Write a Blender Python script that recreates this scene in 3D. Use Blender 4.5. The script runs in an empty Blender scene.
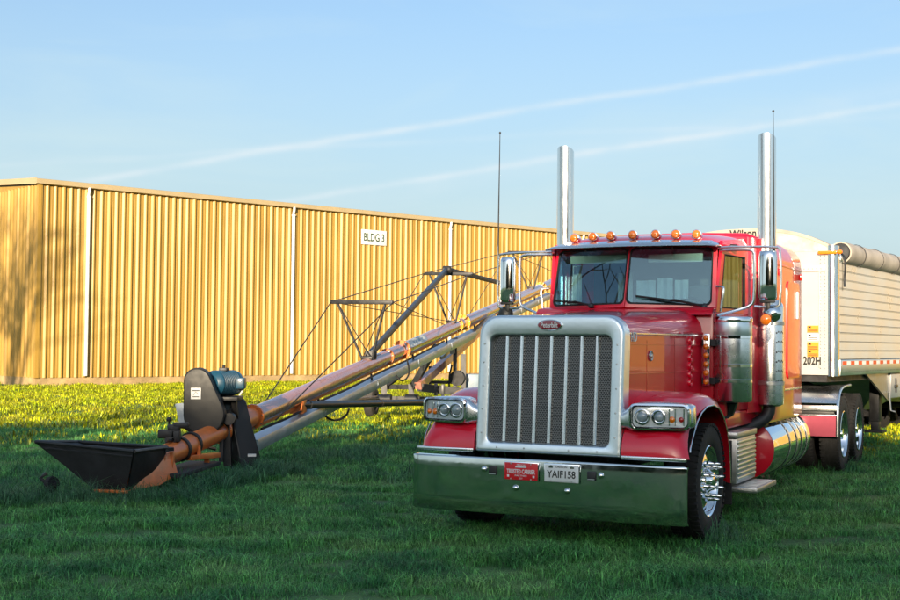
import bpy, bmesh, math, random
import numpy as np
from mathutils import Vector, Matrix
from math import sin, cos, pi, radians, atan2, sqrt

SC = bpy.context.scene
COL = SC.collection
random.seed(7)
NP = np.random.default_rng(11)

# ------------------------------------------------------------------ camera
F, PIT, HC, RL = 1261.7, .03544, 1.6485, .00898          # focal length in photo pixels, pitch, eye height, roll
cam = bpy.data.cameras.new('camera'); cam_o = bpy.data.objects.new('camera', cam); COL.objects.link(cam_o)
cam.sensor_width = 36.0; cam.lens = 36.0 * F / 900.0
cam.clip_start = .05; cam.clip_end = 3000
_r0 = Vector((1, 0, 0)); _u0 = Vector((0, -sin(PIT), cos(PIT))); _fw = Vector((0, cos(PIT), sin(PIT)))
_r = _r0 * cos(RL) + _u0 * sin(RL); _u = -_r0 * sin(RL) + _u0 * cos(RL)
m = Matrix((_r, _u, -_fw)).transposed().to_4x4(); m.translation = (0, 0, HC)
cam_o.matrix_world = m
SC.camera = cam_o

def at(px, py, D):
    """photo pixel at depth D (metres along +Y) -> world point"""
    a, b = px - 450, py - 300
    a, b = a * cos(RL) + b * sin(RL), -a * sin(RL) + b * cos(RL)
    u = -b / F
    d = Vector((a / F, cos(PIT) - u * sin(PIT), sin(PIT) + u * cos(PIT)))
    return Vector((0, 0, HC)) + d * (D / d.y)

# ------------------------------------------------------------------ light
SUN_EL = radians(11.0); SUN_AZ = radians(190.0)            # azimuth clockwise from +Y; the sun stands behind the camera
S_DIR = Vector((sin(SUN_AZ) * cos(SUN_EL), cos(SUN_AZ) * cos(SUN_EL), sin(SUN_EL)))
sun = bpy.data.lights.new('sun', 'SUN'); sun.energy = 5.0; sun.angle = radians(.53); sun.color = (1.0, .82, .58)
sun_o = bpy.data.objects.new('sun', sun); COL.objects.link(sun_o)
sun_o.rotation_euler = S_DIR.to_track_quat('Z', 'Y').to_euler(); sun_o.location = (0, -40, 40)

W = bpy.data.worlds.new('World'); SC.world = W; W.use_nodes = True
def world():
    nt = W.node_tree; nt.nodes.clear(); N = nt.nodes.new; Lk = nt.links.new
    out = N('ShaderNodeOutputWorld'); bg = N('ShaderNodeBackground'); bg.inputs[1].default_value = .13
    sky = N('ShaderNodeTexSky'); sky.sky_type = 'NISHITA'; sky.sun_disc = False
    sky.sun_elevation = SUN_EL; sky.sun_rotation = SUN_AZ
    sky.air_density = 1.0; sky.dust_density = 4.0; sky.ozone_density = 3.5; sky.altitude = 60
    tc = N('ShaderNodeTexCoord')
    def math_(op, a, b=None, c=None, clamp=False):
        n = N('ShaderNodeMath'); n.operation = op; n.use_clamp = clamp
        for i, v in enumerate((a, b, c)):
            if v is None: continue
            if isinstance(v, (int, float)): n.inputs[i].default_value = v
            else: Lk(v, n.inputs[i])
        return n.outputs[0]
    def trail(p, q, width, wob):
        a = (at(*p, 100) - Vector((0, 0, HC))).normalized(); b = (at(*q, 100) - Vector((0, 0, HC))).normalized()
        n = a.cross(b).normalized()
        dp = N('ShaderNodeVectorMath'); dp.operation = 'DOT_PRODUCT'; Lk(tc.outputs['Generated'], dp.inputs[0]); dp.inputs[1].default_value = n
        nz = N('ShaderNodeTexNoise'); nz.inputs['Scale'].default_value = 9; nz.inputs['Detail'].default_value = 4; Lk(tc.outputs['Generated'], nz.inputs['Vector'])
        d = math_('ADD', dp.outputs['Value'], math_('MULTIPLY', math_('SUBTRACT', nz.outputs['Fac'], .5), wob))
        x = math_('DIVIDE', d, width)
        g = math_('POWER', 2.718, math_('MULTIPLY', math_('MULTIPLY', x, x), -1.0))
        nz2 = N('ShaderNodeTexNoise'); nz2.inputs['Scale'].default_value = 22; nz2.inputs['Detail'].default_value = 5; Lk(tc.outputs['Generated'], nz2.inputs['Vector'])
        return math_('MULTIPLY', g, math_('MULTIPLY_ADD', nz2.outputs['Fac'], 1.3, -.15, clamp=True))
    t1 = trail((90, 180), (740, 76), .0028, .007)
    t2 = trail((300, 199), (890, 106), .0026, .006)
    t3 = trail((450, 141), (700, 128), .0025, .008)
    t4 = trail((560, 160), (900, 92), .009, .012)
    # high thin cirrus, streaked
    mp = N('ShaderNodeMapping'); mp.inputs['Rotation'].default_value = (0, .25, .1); mp.inputs['Scale'].default_value = (2.2, 2.2, 9.0); Lk(tc.outputs['Generated'], mp.inputs['Vector'])
    cz = N('ShaderNodeTexNoise'); cz.inputs['Scale'].default_value = 1.7; cz.inputs['Detail'].default_value = 8; cz.inputs['Roughness'].default_value = .55; cz.inputs['Distortion'].default_value = .6; Lk(mp.outputs[0], cz.inputs['Vector'])
    cr = N('ShaderNodeMapRange'); cr.inputs[1].default_value = .46; cr.inputs[2].default_value = .80; cr.inputs[3].default_value = 0; cr.inputs[4].default_value = .35; Lk(cz.outputs['Fac'], cr.inputs[0])
    con = math_('ADD', math_('MULTIPLY', t1, .75), math_('MULTIPLY', t2, .70)); con = math_('ADD', con, math_('MULTIPLY', t3, .22)); con = math_('ADD', con, math_('MULTIPLY', t4, .25), clamp=True)
    tot = math_('MULTIPLY', cr.outputs[0], 1.0)
    tot = math_('MULTIPLY_ADD', tot, .75, .20)
    # thin haze brightens the sky towards the horizon, the same all round
    sep = N('ShaderNodeSeparateXYZ'); Lk(tc.outputs['Generated'], sep.inputs[0])
    hz = N('ShaderNodeMapRange'); hz.inputs[1].default_value = 0; hz.inputs[2].default_value = .34; hz.inputs[3].default_value = .62; hz.inputs[4].default_value = 0; hz.interpolation_type = 'SMOOTHSTEP'; Lk(sep.outputs[2], hz.inputs[0])
    tot = math_('ADD', tot, hz.outputs[0], clamp=True)
    mx = N('ShaderNodeMix'); mx.data_type = 'RGBA'; Lk(tot, mx.inputs[0]); Lk(sky.outputs[0], mx.inputs[6]); mx.inputs[7].default_value = (2.36, 2.98, 3.12, 1)
    m2 = N('ShaderNodeMix'); m2.data_type = 'RGBA'; Lk(con, m2.inputs[0]); Lk(mx.outputs[2], m2.inputs[6]); m2.inputs[7].default_value = (2.95, 3.25, 3.4, 1); mx = m2
    Lk(mx.outputs[2], bg.inputs[0]); Lk(bg.outputs[0], out.inputs[0])
world()
SC.view_settings.view_transform = 'Standard'; SC.view_settings.look = 'None'
SC.view_settings.exposure = 1.1; SC.view_settings.gamma = 1.0; SC.view_settings.use_curve_mapping = False
SC.render.engine = 'CYCLES'
SC.cycles.use_denoising = True
SC.cycles.max_bounces = 8; SC.cycles.transparent_max_bounces = 12; SC.cycles.glossy_bounces = 4; SC.cycles.diffuse_bounces = 3
SC.cycles.caustics_reflective = False; SC.cycles.caustics_refractive = False
SC.cycles.sample_clamp_indirect = 6

# ------------------------------------------------------------------ materials
MAT = {}
def nodes(mname):
    mt = bpy.data.materials.new(mname); mt.use_nodes = True; nt = mt.node_tree
    MAT[mname] = mt
    return mt, nt, nt.nodes['Principled BSDF']
def mat(mname, col, rough=.5, metal=0., coat=0., var=.0, vscale=3., bump=0., bscale=40., spec=.5, rvar=0., emis=None, detail=5, coords='Object', col2=None, wear=0.):
    mt, nt, b = nodes(mname); N = nt.nodes.new; Lk = nt.links.new
    b.inputs['Base Color'].default_value = (*col, 1); b.inputs['Roughness'].default_value = rough; b.inputs['Metallic'].default_value = metal
    b.inputs['Coat Weight'].default_value = coat; b.inputs['Coat Roughness'].default_value = .03; b.inputs['Specular IOR Level'].default_value = spec
    tc = N('ShaderNodeTexCoord')
    if var or rvar or col2:
        nz = N('ShaderNodeTexNoise'); nz.inputs['Scale'].default_value = vscale; nz.inputs['Detail'].default_value = detail; nz.inputs['Roughness'].default_value = .62
        Lk(tc.outputs[coords], nz.inputs['Vector'])
        if var or col2:
            cr = N('ShaderNodeValToRGB'); cr.color_ramp.elements[0].position = .3; cr.color_ramp.elements[1].position = .7
            c2 = col2 or tuple(min(1, c * (1 + var)) for c in col)
            c1 = col if col2 else tuple(c * (1 - var) for c in col)
            cr.color_ramp.elements[0].color = (*c1, 1); cr.color_ramp.elements[1].color = (*c2, 1)
            Lk(nz.outputs['Fac'], cr.inputs[0]); Lk(cr.outputs[0], b.inputs['Base Color'])
        if rvar:
            mr = N('ShaderNodeMapRange'); mr.inputs[1].default_value = .3; mr.inputs[2].default_value = .7
            mr.inputs[3].default_value = max(0, rough - rvar); mr.inputs[4].default_value = rough + rvar
            Lk(nz.outputs['Fac'], mr.inputs[0]); Lk(mr.outputs[0], b.inputs['Roughness'])
    if bump:
        n2 = N('ShaderNodeTexNoise'); n2.inputs['Scale'].default_value = bscale; n2.inputs['Detail'].default_value = 3
        Lk(tc.outputs[coords], n2.inputs['Vector'])
        bp = N('ShaderNodeBump'); bp.inputs['Strength'].default_value = bump; bp.inputs['Distance'].default_value = .01
        Lk(n2.outputs['Fac'], bp.inputs['Height']); Lk(bp.outputs[0], b.inputs['Normal'])
        if coat: Lk(bp.outputs[0], b.inputs['Coat Normal'])
    if emis:
        b.inputs['Emission Color'].default_value = (*emis[:3], 1); b.inputs['Emission Strength'].default_value = emis[3]
    return mt
mat('red_paint', (.74, .002, .026), .32, 0, .75, var=.06, vscale=2, bump=.025, bscale=7, rvar=.05)
mat('red_paint_dark', (.48, .003, .018), .35, 0, .8, var=.1, vscale=3)
mat('chrome', (.80, .82, .84), .06, 1, bump=.05, bscale=4, rvar=.03, vscale=6)
mat('stack_chrome', (.82, .83, .84), .21, 1, rvar=.04, vscale=5)
mat('chrome_bumper', (.62, .66, .66), .10, 1, bump=.09, bscale=6, rvar=.06, vscale=9)
mat('polished_aluminium', (.80, .82, .84), .26, 1, bump=.10, bscale=5, rvar=.07, vscale=5)
mat('brushed_aluminium', (.76, .82, .84), .34, 1, bump=.08, bscale=30, rvar=.06, vscale=4)
mat('dull_aluminium', (.55, .55, .54), .42, 1, var=.15, vscale=10, rvar=.1)
mat('steel_dark', (.03, .03, .032), .5, .3, var=.35, vscale=9, rvar=.12)
mat('black_paint', (.013, .014, .016), .42, 0, .15, var=.4, vscale=7, rvar=.1)
mat('black_plastic', (.011, .012, .013), .5, var=.3, vscale=8, rvar=.08)
mat('rubber', (.011, .011, .012), .78, var=.45, vscale=14, bump=.25, bscale=60)
mat('canvas_black', (.017, .018, .022), .72, var=.4, vscale=6, bump=.3, bscale=26)
mat('orange_paint', (.78, .20, .045), .42, 0, .2, var=.22, vscale=5, rvar=.12, bump=.05, bscale=30)
mat('orange_worn', (.46, .20, .15), .30, 0, 1.0, var=.20, vscale=3.2, rvar=.1, bump=.06, bscale=8)
mat('yellow_paint', (.75, .32, .02), .4, 0, .2, var=.15)
mat('galvanised', (.52, .58, .66), .38, .5, var=.14, vscale=6, rvar=.1, bump=.08, bscale=12)
mat('motor_blue', (.007, .055, .10), .38, 0, .3, var=.25, vscale=12, rvar=.1)
mat('amber', (.85, .20, .01), .12, 0, 1.0, emis=None, spec=.6)
mat('red_lens', (.45, .01, .01), .12, 0, 1.0)
mat('white_paint', (.72, .73, .72), .45, var=.08, vscale=6)
mat('label_white', (.70, .71, .70), .5, var=.10, vscale=30)
mat('plate_white', (.72, .73, .74), .4, var=.06, vscale=20)
mat('plate_red', (.62, .012, .02), .4, var=.06, vscale=20)
mat('ink', (.012, .014, .012), .6)
mat('ink_green', (.05, .08, .05), .7)
mat('ink_red', (.50, .02, .02), .6)
mat('emblem_red', (.26, .006, .022), .2, 0, 1.0)
mat('trailer_white', (.42, .42, .41), .36, 0, .3, var=.06, vscale=2.5, rvar=.08)
mat('trailer_side', (.60, .62, .62), .34, .35, var=.07, vscale=1.6, rvar=.1, bump=.06, bscale=3)
mat('tarp_light', (.50, .46, .38), .7, var=.3, vscale=5, bump=.3, bscale=14)
mat('tarp', (.40, .35, .30), .7, var=.25, vscale=3, bump=.35, bscale=9)
mat('curtain', (.90, .87, .78), .85, var=.1, vscale=8)
mat('seat_grey', (.10, .10, .11), .8, var=.2)
mat('dash', (.035, .035, .04), .6, var=.2)
mat('cab_trim', (.10, .085, .07), .7, var=.2)
mat('visor_cream', (.75, .74, .58), .7)
mat('tape_red', (.62, .06, .02), .35, var=.1)
mat('decal_orange', (.78, .28, .03), .4)
mat('concrete', (.36, .25, .12), .85, var=.38, vscale=1.6, bump=.25, bscale=20)
mat('gutter', (.40, .31, .18), .5, var=.08, vscale=1.5)
mat('roof_metal', (.45, .42, .36), .45, .3, var=.1)
mat('bark', (.10, .075, .055), .9, var=.3, vscale=4, bump=.4, bscale=15)
mat('tyre_dusty', (.045, .04, .036), .85, var=.35, vscale=9, bump=.2, bscale=50)

def glass_mat(name, tint, ior=1.45, rough=.0, gl=(1, 1, 1)):
    mt = bpy.data.materials.new(name); mt.use_nodes = True; nt = mt.node_tree; nt.nodes.clear(); N = nt.nodes.new; Lk = nt.links.new
    o = N('ShaderNodeOutputMaterial'); t = N('ShaderNodeBsdfTransparent'); t.inputs[0].default_value = (*tint, 1)
    g = N('ShaderNodeBsdfGlossy'); g.inputs['Roughness'].default_value = rough; g.inputs[0].default_value = (*gl, 1)
    f0 = ((ior - 1) / (ior + 1)) ** 2; lw = N('ShaderNodeLayerWeight'); lw.inputs[0].default_value = .5       # Schlick, the same from both faces
    pw5 = N('ShaderNodeMath'); pw5.operation = 'POWER'; Lk(lw.outputs['Facing'], pw5.inputs[0]); pw5.inputs[1].default_value = 5
    fr = N('ShaderNodeMath'); fr.operation = 'MULTIPLY_ADD'; Lk(pw5.outputs[0], fr.inputs[0]); fr.inputs[1].default_value = 1 - f0; fr.inputs[2].default_value = f0
    mx = N('ShaderNodeMixShader'); Lk(fr.outputs[0], mx.inputs[0]); Lk(t.outputs[0], mx.inputs[1]); Lk(g.outputs[0], mx.inputs[2]); Lk(mx.outputs[0], o.inputs[0])
    MAT[name] = mt
glass_mat('glass', (.70, .86, .90), 1.95, gl=(.72, .92, 1.0))
glass_mat('lens_clear', (.93, .95, .96), 1.5)

def wall_paint():
    mt, nt, b = nodes('wall_tan'); N = nt.nodes.new; Lk = nt.links.new
    tc = N('ShaderNodeTexCoord'); geo = N('ShaderNodeNewGeometry')
    nz = N('ShaderNodeTexNoise'); nz.inputs['Scale'].default_value = .35; nz.inputs['Detail'].default_value = 6; Lk(geo.outputs['Position'], nz.inputs['Vector'])
    mp = N('ShaderNodeMapping'); mp.inputs['Scale'].default_value = (5, 5, .25); Lk(geo.outputs['Position'], mp.inputs['Vector'])
    n2 = N('ShaderNodeTexNoise'); n2.inputs['Scale'].default_value = 1; n2.inputs['Detail'].default_value = 4; Lk(mp.outputs[0], n2.inputs['Vector'])
    ad = N('ShaderNodeMath'); ad.operation = 'ADD'; Lk(nz.outputs['Fac'], ad.inputs[0]); Lk(n2.outputs['Fac'], ad.inputs[1])
    cr = N('ShaderNodeValToRGB'); cr.color_ramp.elements[0].position = .75; cr.color_ramp.elements[1].position = 1.25
    cr.color_ramp.elements[0].color = (.29, .170, .030, 1); cr.color_ramp.elements[1].color = (.37, .222, .042, 1)
    Lk(ad.outputs[0], cr.inputs[0]); Lk(cr.outputs[0], b.inputs['Base Color'])
    b.inputs['Roughness'].default_value = .42; b.inputs['Specular IOR Level'].default_value = .4
wall_paint()

def grille_mat():
    mt, nt, b = nodes('grille_mesh'); N = nt.nodes.new; Lk = nt.links.new
    tc = N('ShaderNodeTexCoord'); sp = N('ShaderNodeSeparateXYZ'); Lk(tc.outputs['Object'], sp.inputs[0])
    def M(op, a, b_=None):
        n = N('ShaderNodeMath'); n.operation = op
        for i, v in enumerate((a, b_)):
            if v is None: continue
            if isinstance(v, (int, float)): n.inputs[i].default_value = v
            else: Lk(v, n.inputs[i])
        return n.outputs[0]
    P, Q = .022, .0165
    row = M('FLOOR', M('DIVIDE', sp.outputs[2], Q))
    u = M('SUBTRACT', M('FRACT', M('ADD', M('DIVIDE', sp.outputs[0], P), M('MULTIPLY', M('MODULO', row, 2.0), .5))), .5)
    v = M('SUBTRACT', M('FRACT', M('DIVIDE', sp.outputs[2], Q)), .5)
    r = M('SQRT', M('ADD', M('MULTIPLY', u, u), M('MULTIPLY', v, v)))
    mr = N('ShaderNodeMapRange'); mr.inputs[1].default_value = .33; mr.inputs[2].default_value = .43; Lk(r, mr.inputs[0])
    mx = N('ShaderNodeMix'); mx.data_type = 'RGBA'; Lk(mr.outputs[0], mx.inputs[0]); mx.inputs[6].default_value = (.012, .012, .013, 1); mx.inputs[7].default_value = (.20, .20, .195, 1)
    Lk(mx.outputs[2], b.inputs['Base Color']); Lk(mr.outputs[0], b.inputs['Metallic']); b.inputs['Roughness'].default_value = .42
    bp = N('ShaderNodeBump'); bp.inputs['Strength'].default_value = .6; bp.inputs['Distance'].default_value = .004; Lk(mr.outputs[0], bp.inputs['Height']); Lk(bp.outputs[0], b.inputs['Normal'])
grille_mat()

def grass_mats():
    for nm, c1, c2, c3 in (('grass_blade', (.045, .190, .060), (.100, .300, .075), (.190, .350, .110)), ('grass_tall', (.045, .160, .070), (.080, .210, .090), (.130, .250, .130)), ('grass_sun_yellow', (.170, .235, .004), (.300, .330, .005), (.380, .330, .015))):  # the last set has the yellow of sunlight put into its blade colours
        mt, nt, b = nodes(nm); N = nt.nodes.new; Lk = nt.links.new
        geo = N('ShaderNodeNewGeometry')
        nz = N('ShaderNodeTexNoise'); nz.inputs['Scale'].default_value = .9; nz.inputs['Detail'].default_value = 8; nz.inputs['Roughness'].default_value = .68; Lk(geo.outputs['Position'], nz.inputs['Vector'])
        cr = N('ShaderNodeValToRGB'); e = cr.color_ramp.elements; e[0].position = .36; e[1].position = .66; e[0].color = (*c1, 1); e[1].color = (*c3, 1)
        k = e.new(.50); k.color = (*c2, 1)
        Lk(nz.outputs['Fac'], cr.inputs[0])
        oi = N('ShaderNodeObjectInfo'); hs = N('ShaderNodeHueSaturation'); mr = N('ShaderNodeMapRange'); mr.inputs[3].default_value = .8; mr.inputs[4].default_value = 1.2
        ta = N('ShaderNodeAttribute'); ta.attribute_name = 'tint'; ml = N('ShaderNodeMath'); ml.operation = 'MULTIPLY'
        Lk(oi.outputs['Random'], mr.inputs[0]); Lk(mr.outputs[0], ml.inputs[0]); Lk(ta.outputs['Fac'], ml.inputs[1]); Lk(ml.outputs[0], hs.inputs['Value']); Lk(cr.outputs[0], hs.inputs['Color']); Lk(hs.outputs[0], b.inputs['Base Color'])
        b.inputs['Roughness'].default_value = .34; b.inputs['Specular IOR Level'].default_value = .6
        tr = N('ShaderNodeBsdfTranslucent'); Lk(hs.outputs[0], tr.inputs[0]); mx = N('ShaderNodeMixShader'); mx.inputs[0].default_value = .18 if nm == 'grass_sun_yellow' else .48
        Lk(b.outputs[0], mx.inputs[1]); Lk(tr.outputs[0], mx.inputs[2]); Lk(mx.outputs[0], nt.nodes['Material Output'].inputs[0])
    mt, nt, b = nodes('turf'); N = nt.nodes.new; Lk = nt.links.new
    geo = N('ShaderNodeNewGeometry')
    nz = N('ShaderNodeTexNoise'); nz.inputs['Scale'].default_value = .9; nz.inputs['Detail'].default_value = 10; nz.inputs['Roughness'].default_value = .7; Lk(geo.outputs['Position'], nz.inputs['Vector'])
    cr = N('ShaderNodeValToRGB'); e = cr.color_ramp.elements; e[0].position = .38; e[1].position = .64; e[0].color = (.030, .095, .030, 1); e[1].color = (.125, .235, .060, 1)
    Lk(nz.outputs['Fac'], cr.inputs[0]); Lk(cr.outputs[0], b.inputs['Base Color']); b.inputs['Roughness'].default_value = .9
    n2 = N('ShaderNodeTexNoise'); n2.inputs['Scale'].default_value = 25; n2.inputs['Detail'].default_value = 6; Lk(geo.outputs['Position'], n2.inputs['Vector'])
    bp = N('ShaderNodeBump'); bp.inputs['Strength'].default_value = .8; bp.inputs['Distance'].default_value = .05; Lk(n2.outputs['Fac'], bp.inputs['Height']); Lk(bp.outputs[0], b.inputs['Normal'])
    for nm, c in (('leaf_dark', (.028, .050, .018)), ('leaf_mid', (.045, .070, .022))):
        mat(nm, c, .6, var=.35, vscale=.8)
grass_mats()

# ------------------------------------------------------------------ mesh helpers
def V(*a): return Vector(a)
class G:
    """collects shapes for ONE mesh"""
    def __init__(s): s.bm = bmesh.new()
    def box(s, lo, hi, bevel=0., seg=2, mtx=None):
        lo, hi = Vector(lo), Vector(hi)
        t = bmesh.new(); bmesh.ops.create_cube(t, size=1)
        c = (lo + hi) / 2; d = hi - lo
        for v in t.verts: v.co = Vector((v.co.x * d.x, v.co.y * d.y, v.co.z * d.z)) + c
        if bevel: bmesh.ops.bevel(t, geom=t.edges[:], offset=min(bevel, .49 * min(abs(d.x), abs(d.y), abs(d.z))), segments=seg, affect='EDGES', profile=.5)
        s._add(t, mtx); return s
    def _add(s, t, mtx=None):
        mp = {}
        for v in t.verts: mp[v] = s.bm.verts.new(mtx @ v.co if mtx else v.co)
        for f in t.faces:
            try: s.bm.faces.new([mp[v] for v in f.verts])
            except ValueError: pass
        t.free()
    def loft(s, rings, closed=True, cap=(True, True), loop=False):
        R = [[s.bm.verts.new(p) for p in r] for r in rings]
        n = len(R[0]); m_ = len(R)
        for i in range(m_ if loop else m_ - 1):
            a, b = R[i], R[(i + 1) % m_]
            for j in range(n if closed else n - 1):
                k = (j + 1) % n
                try: s.bm.faces.new((a[j], a[k], b[k], b[j]))
                except ValueError: pass
        if closed and not loop:
            if cap[0]: s.bm.faces.new(R[0][::-1])
            if cap[1]: s.bm.faces.new(R[-1])
        return s
    def cyl(s, p0, p1, r0, r1=None, n=16, cap=True):
        p0, p1 = Vector(p0), Vector(p1); r1 = r0 if r1 is None else r1
        d = (p1 - p0).normalized(); a = d.orthogonal().normalized(); b = d.cross(a)
        rg = [[p + (a * cos(2 * pi * k / n) + b * sin(2 * pi * k / n)) * r for k in range(n)] for p, r in ((p0, r0), (p1, r1))]
        return s.loft(rg, cap=(cap, cap))
    def lathe(s, prof, o, ax, n=24, cap=(True, True)):
        """prof: [(r, h)] along axis ax from o"""
        o, ax = Vector(o), Vector(ax).normalized(); a = ax.orthogonal().normalized(); b = ax.cross(a)
        rg = [[o + ax * h + (a * cos(2 * pi * k / n) + b * sin(2 * pi * k / n)) * max(r, 1e-4) for k in range(n)] for r, h in prof]
        return s.loft(rg, cap=cap)
    def tube(s, pts, r, n=8, smooth=0, cap=True):
        pts = [Vector(p) for p in pts]
        for _ in range(smooth):
            q = [pts[0]]
            for a, b in zip(pts, pts[1:]): q += [a * .75 + b * .25, a * .25 + b * .75]
            pts = q + [pts[-1]]
        rr = r if callable(r) else (lambda t: r)
        rg = []; a = None
        for i, p in enumerate(pts):
            d = ((pts[i + 1] if i < len(pts) - 1 else p) - (pts[i - 1] if i else p)).normalized()
            a = d.orthogonal().normalized() if a is None else (a - d * a.dot(d)).normalized()
            b = d.cross(a); R = rr(i / (len(pts) - 1))
            rg.append([p + (a * cos(2 * pi * k / n) + b * sin(2 * pi * k / n)) * R for k in range(n)])
        return s.loft(rg, cap=(cap, cap))
    def beam(s, p0, p1, w, h, up=(0, 0, 1), bevel=0.):
        p0, p1 = Vector(p0), Vector(p1); d = (p1 - p0); L = d.length; d.normalize()
        x = d.cross(Vector(up)).normalized(); z = x.cross(d)
        mt = Matrix((x, d, z)).transposed().to_4x4(); mt.translation = p0
        return s.box((-w / 2, 0, -h / 2), (w / 2, L, h / 2), bevel, 2, mt)
    def prism(s, poly, a, b, bevel=0.):
        """poly: 3-d points of one flat face; extruded by vector b-a applied at a"""
        off0, off1 = Vector(a), Vector(b)
        t = bmesh.new(); v0 = [t.verts.new(Vector(p) + off0) for p in poly]; v1 = [t.verts.new(Vector(p) + off1) for p in poly]
        t.faces.new(v0[::-1]); t.faces.new(v1); n = len(poly)
        for i in range(n): t.faces.new((v0[i], v0[(i + 1) % n], v1[(i + 1) % n], v1[i]))
        if bevel: bmesh.ops.bevel(t, geom=t.edges[:], offset=bevel, segments=2, affect='EDGES', profile=.5)
        s._add(t); return s
    def sphere(s, c, r, sc=(1, 1, 1), n=16, mtx=None):
        t = bmesh.new(); bmesh.ops.create_uvsphere(t, u_segments=n, v_segments=max(6, n // 2), radius=r)
        for v in t.verts: v.co = Vector((v.co.x * sc[0], v.co.y * sc[1], v.co.z * sc[2])) + Vector(c)
        s._add(t, mtx); return s
    def quad(s, *p): s.bm.faces.new([s.bm.verts.new(q) for q in p]); return s
    def mesh(s, name, material, ang=35, org=None):
        bmesh.ops.recalc_face_normals(s.bm, faces=s.bm.faces[:])
        if org is not None:
            for v in s.bm.verts: v.co -= org
        me = bpy.data.meshes.new(name); s.bm.to_mesh(me); s.bm.free()
        if material: me.materials.append(MAT[material])
        me.polygons.foreach_set('use_smooth', [True] * len(me.polygons)); me.set_sharp_from_angle(angle=radians(ang))
        return me
    def build(s, name, material, parent=None, ang=35, org=None):
        return link(name, s.mesh(name, material, ang, org), parent)
def link(name, me, parent=None, loc=None, mtx=None):
    o = bpy.data.objects.new(name, me); COL.objects.link(o); o.parent = parent
    if loc is not None: o.location = loc
    if mtx is not None: o.matrix_local = mtx
    return o
def thing(name, label, cat, loc=(0, 0, 0), rz=0., group=None):
    o = bpy.data.objects.new(name, None); COL.objects.link(o); o.location = loc; o.rotation_euler = (0, 0, rz); o.empty_display_size = .2
    return tag(o, label, cat, group)
def tag(o, label=None, cat=None, group=None, kind=None):
    for k, v in (('label', label), ('category', cat), ('group', group), ('kind', kind)):
        if v: o[k] = v
    return o
def text(name, s, size, material, parent, mtx, ext=.001, bold=0., sx=1., align='CENTER'):
    cu = bpy.data.curves.new('txt', 'FONT'); cu.body = s; cu.size = size; cu.align_x = align; cu.align_y = 'CENTER'; cu.extrude = ext; cu.offset = bold; cu.resolution_u = 3
    t = bpy.data.objects.new('txt', cu); COL.objects.link(t)
    dg = bpy.context.evaluated_depsgraph_get(); me = bpy.data.meshes.new_from_object(t.evaluated_get(dg))
    bpy.data.objects.remove(t); bpy.data.curves.remove(cu)
    me.transform(Matrix.Diagonal((sx, 1, 1, 1)))
    me.name = name; me.materials.clear(); me.materials.append(MAT[material])
    return link(name, me, parent, mtx=mtx)
def frame_mtx(x, y, z, o):
    mt = Matrix((Vector(x), Vector(y), Vector(z))).transposed().to_4x4(); mt.translation = Vector(o); return mt
def copy_tree(o, parent=None):
    c = o.copy(); COL.objects.link(c); c.parent = parent
    for ch in list(o.children): copy_tree(ch, c)
    return c
def rrect(hw, z0, z1, rt, rb, k=6):
    """rounded rectangle in (x, z), counter-clockwise; rt/rb top and bottom radii"""
    P = []
    for cx, cz, r, a0 in ((hw - rt, z1 - rt, rt, 0), (-hw + rt, z1 - rt, rt, 90), (-hw + rb, z0 + rb, rb, 180), (hw - rb, z0 + rb, rb, 270)):
        for i in range(k + 1):
            a = radians(a0 + 90 * i / k); P.append((cx + r * cos(a), cz + r * sin(a)))
    return P

# ------------------------------------------------------------------ ground
def gz(x, y):
    """lawn height: nearly flat, softly uneven"""
    return .018 * np.sin(x * 1.9 + .7 * np.sin(y * .8)) * np.sin(y * 1.3 + .5) + .012 * np.sin(x * 4.1 + y * 2.3) + .010 * np.sin(y * 5.3 - x * 1.7) - .012
def make_ground():
    xs = np.unique(np.concatenate([np.linspace(-900, -40, 24), np.linspace(-40, -16, 40), np.linspace(-16, 16, 200), np.linspace(16, 40, 40), np.linspace(40, 900, 24)]))
    ys = np.unique(np.concatenate([np.linspace(-900, -10, 24), np.linspace(-10, 4, 20), np.linspace(4, 30, 180), np.linspace(30, 70, 100), np.linspace(70, 1200, 30)]))
    X, Y = np.meshgrid(xs, ys); Z = gz(X, Y)
    nx, ny = len(xs), len(ys)
    vs = np.stack([X.ravel(), Y.ravel(), Z.ravel()], 1)
    i = np.arange(nx * ny).reshape(ny, nx); fc = np.stack([i[:-1, :-1].ravel(), i[:-1, 1:].ravel(), i[1:, 1:].ravel(), i[1:, :-1].ravel()], 1)
    me = bpy.data.meshes.new('ground'); me.from_pydata(vs.tolist(), [], fc.tolist()); me.materials.append(MAT['turf'])
    me.polygons.foreach_set('use_smooth', [True] * len(me.polygons))
    o = link('ground', me); tag(o, 'mown lawn ground running to the tan warehouse', 'ground', kind='structure')
make_ground()

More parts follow.
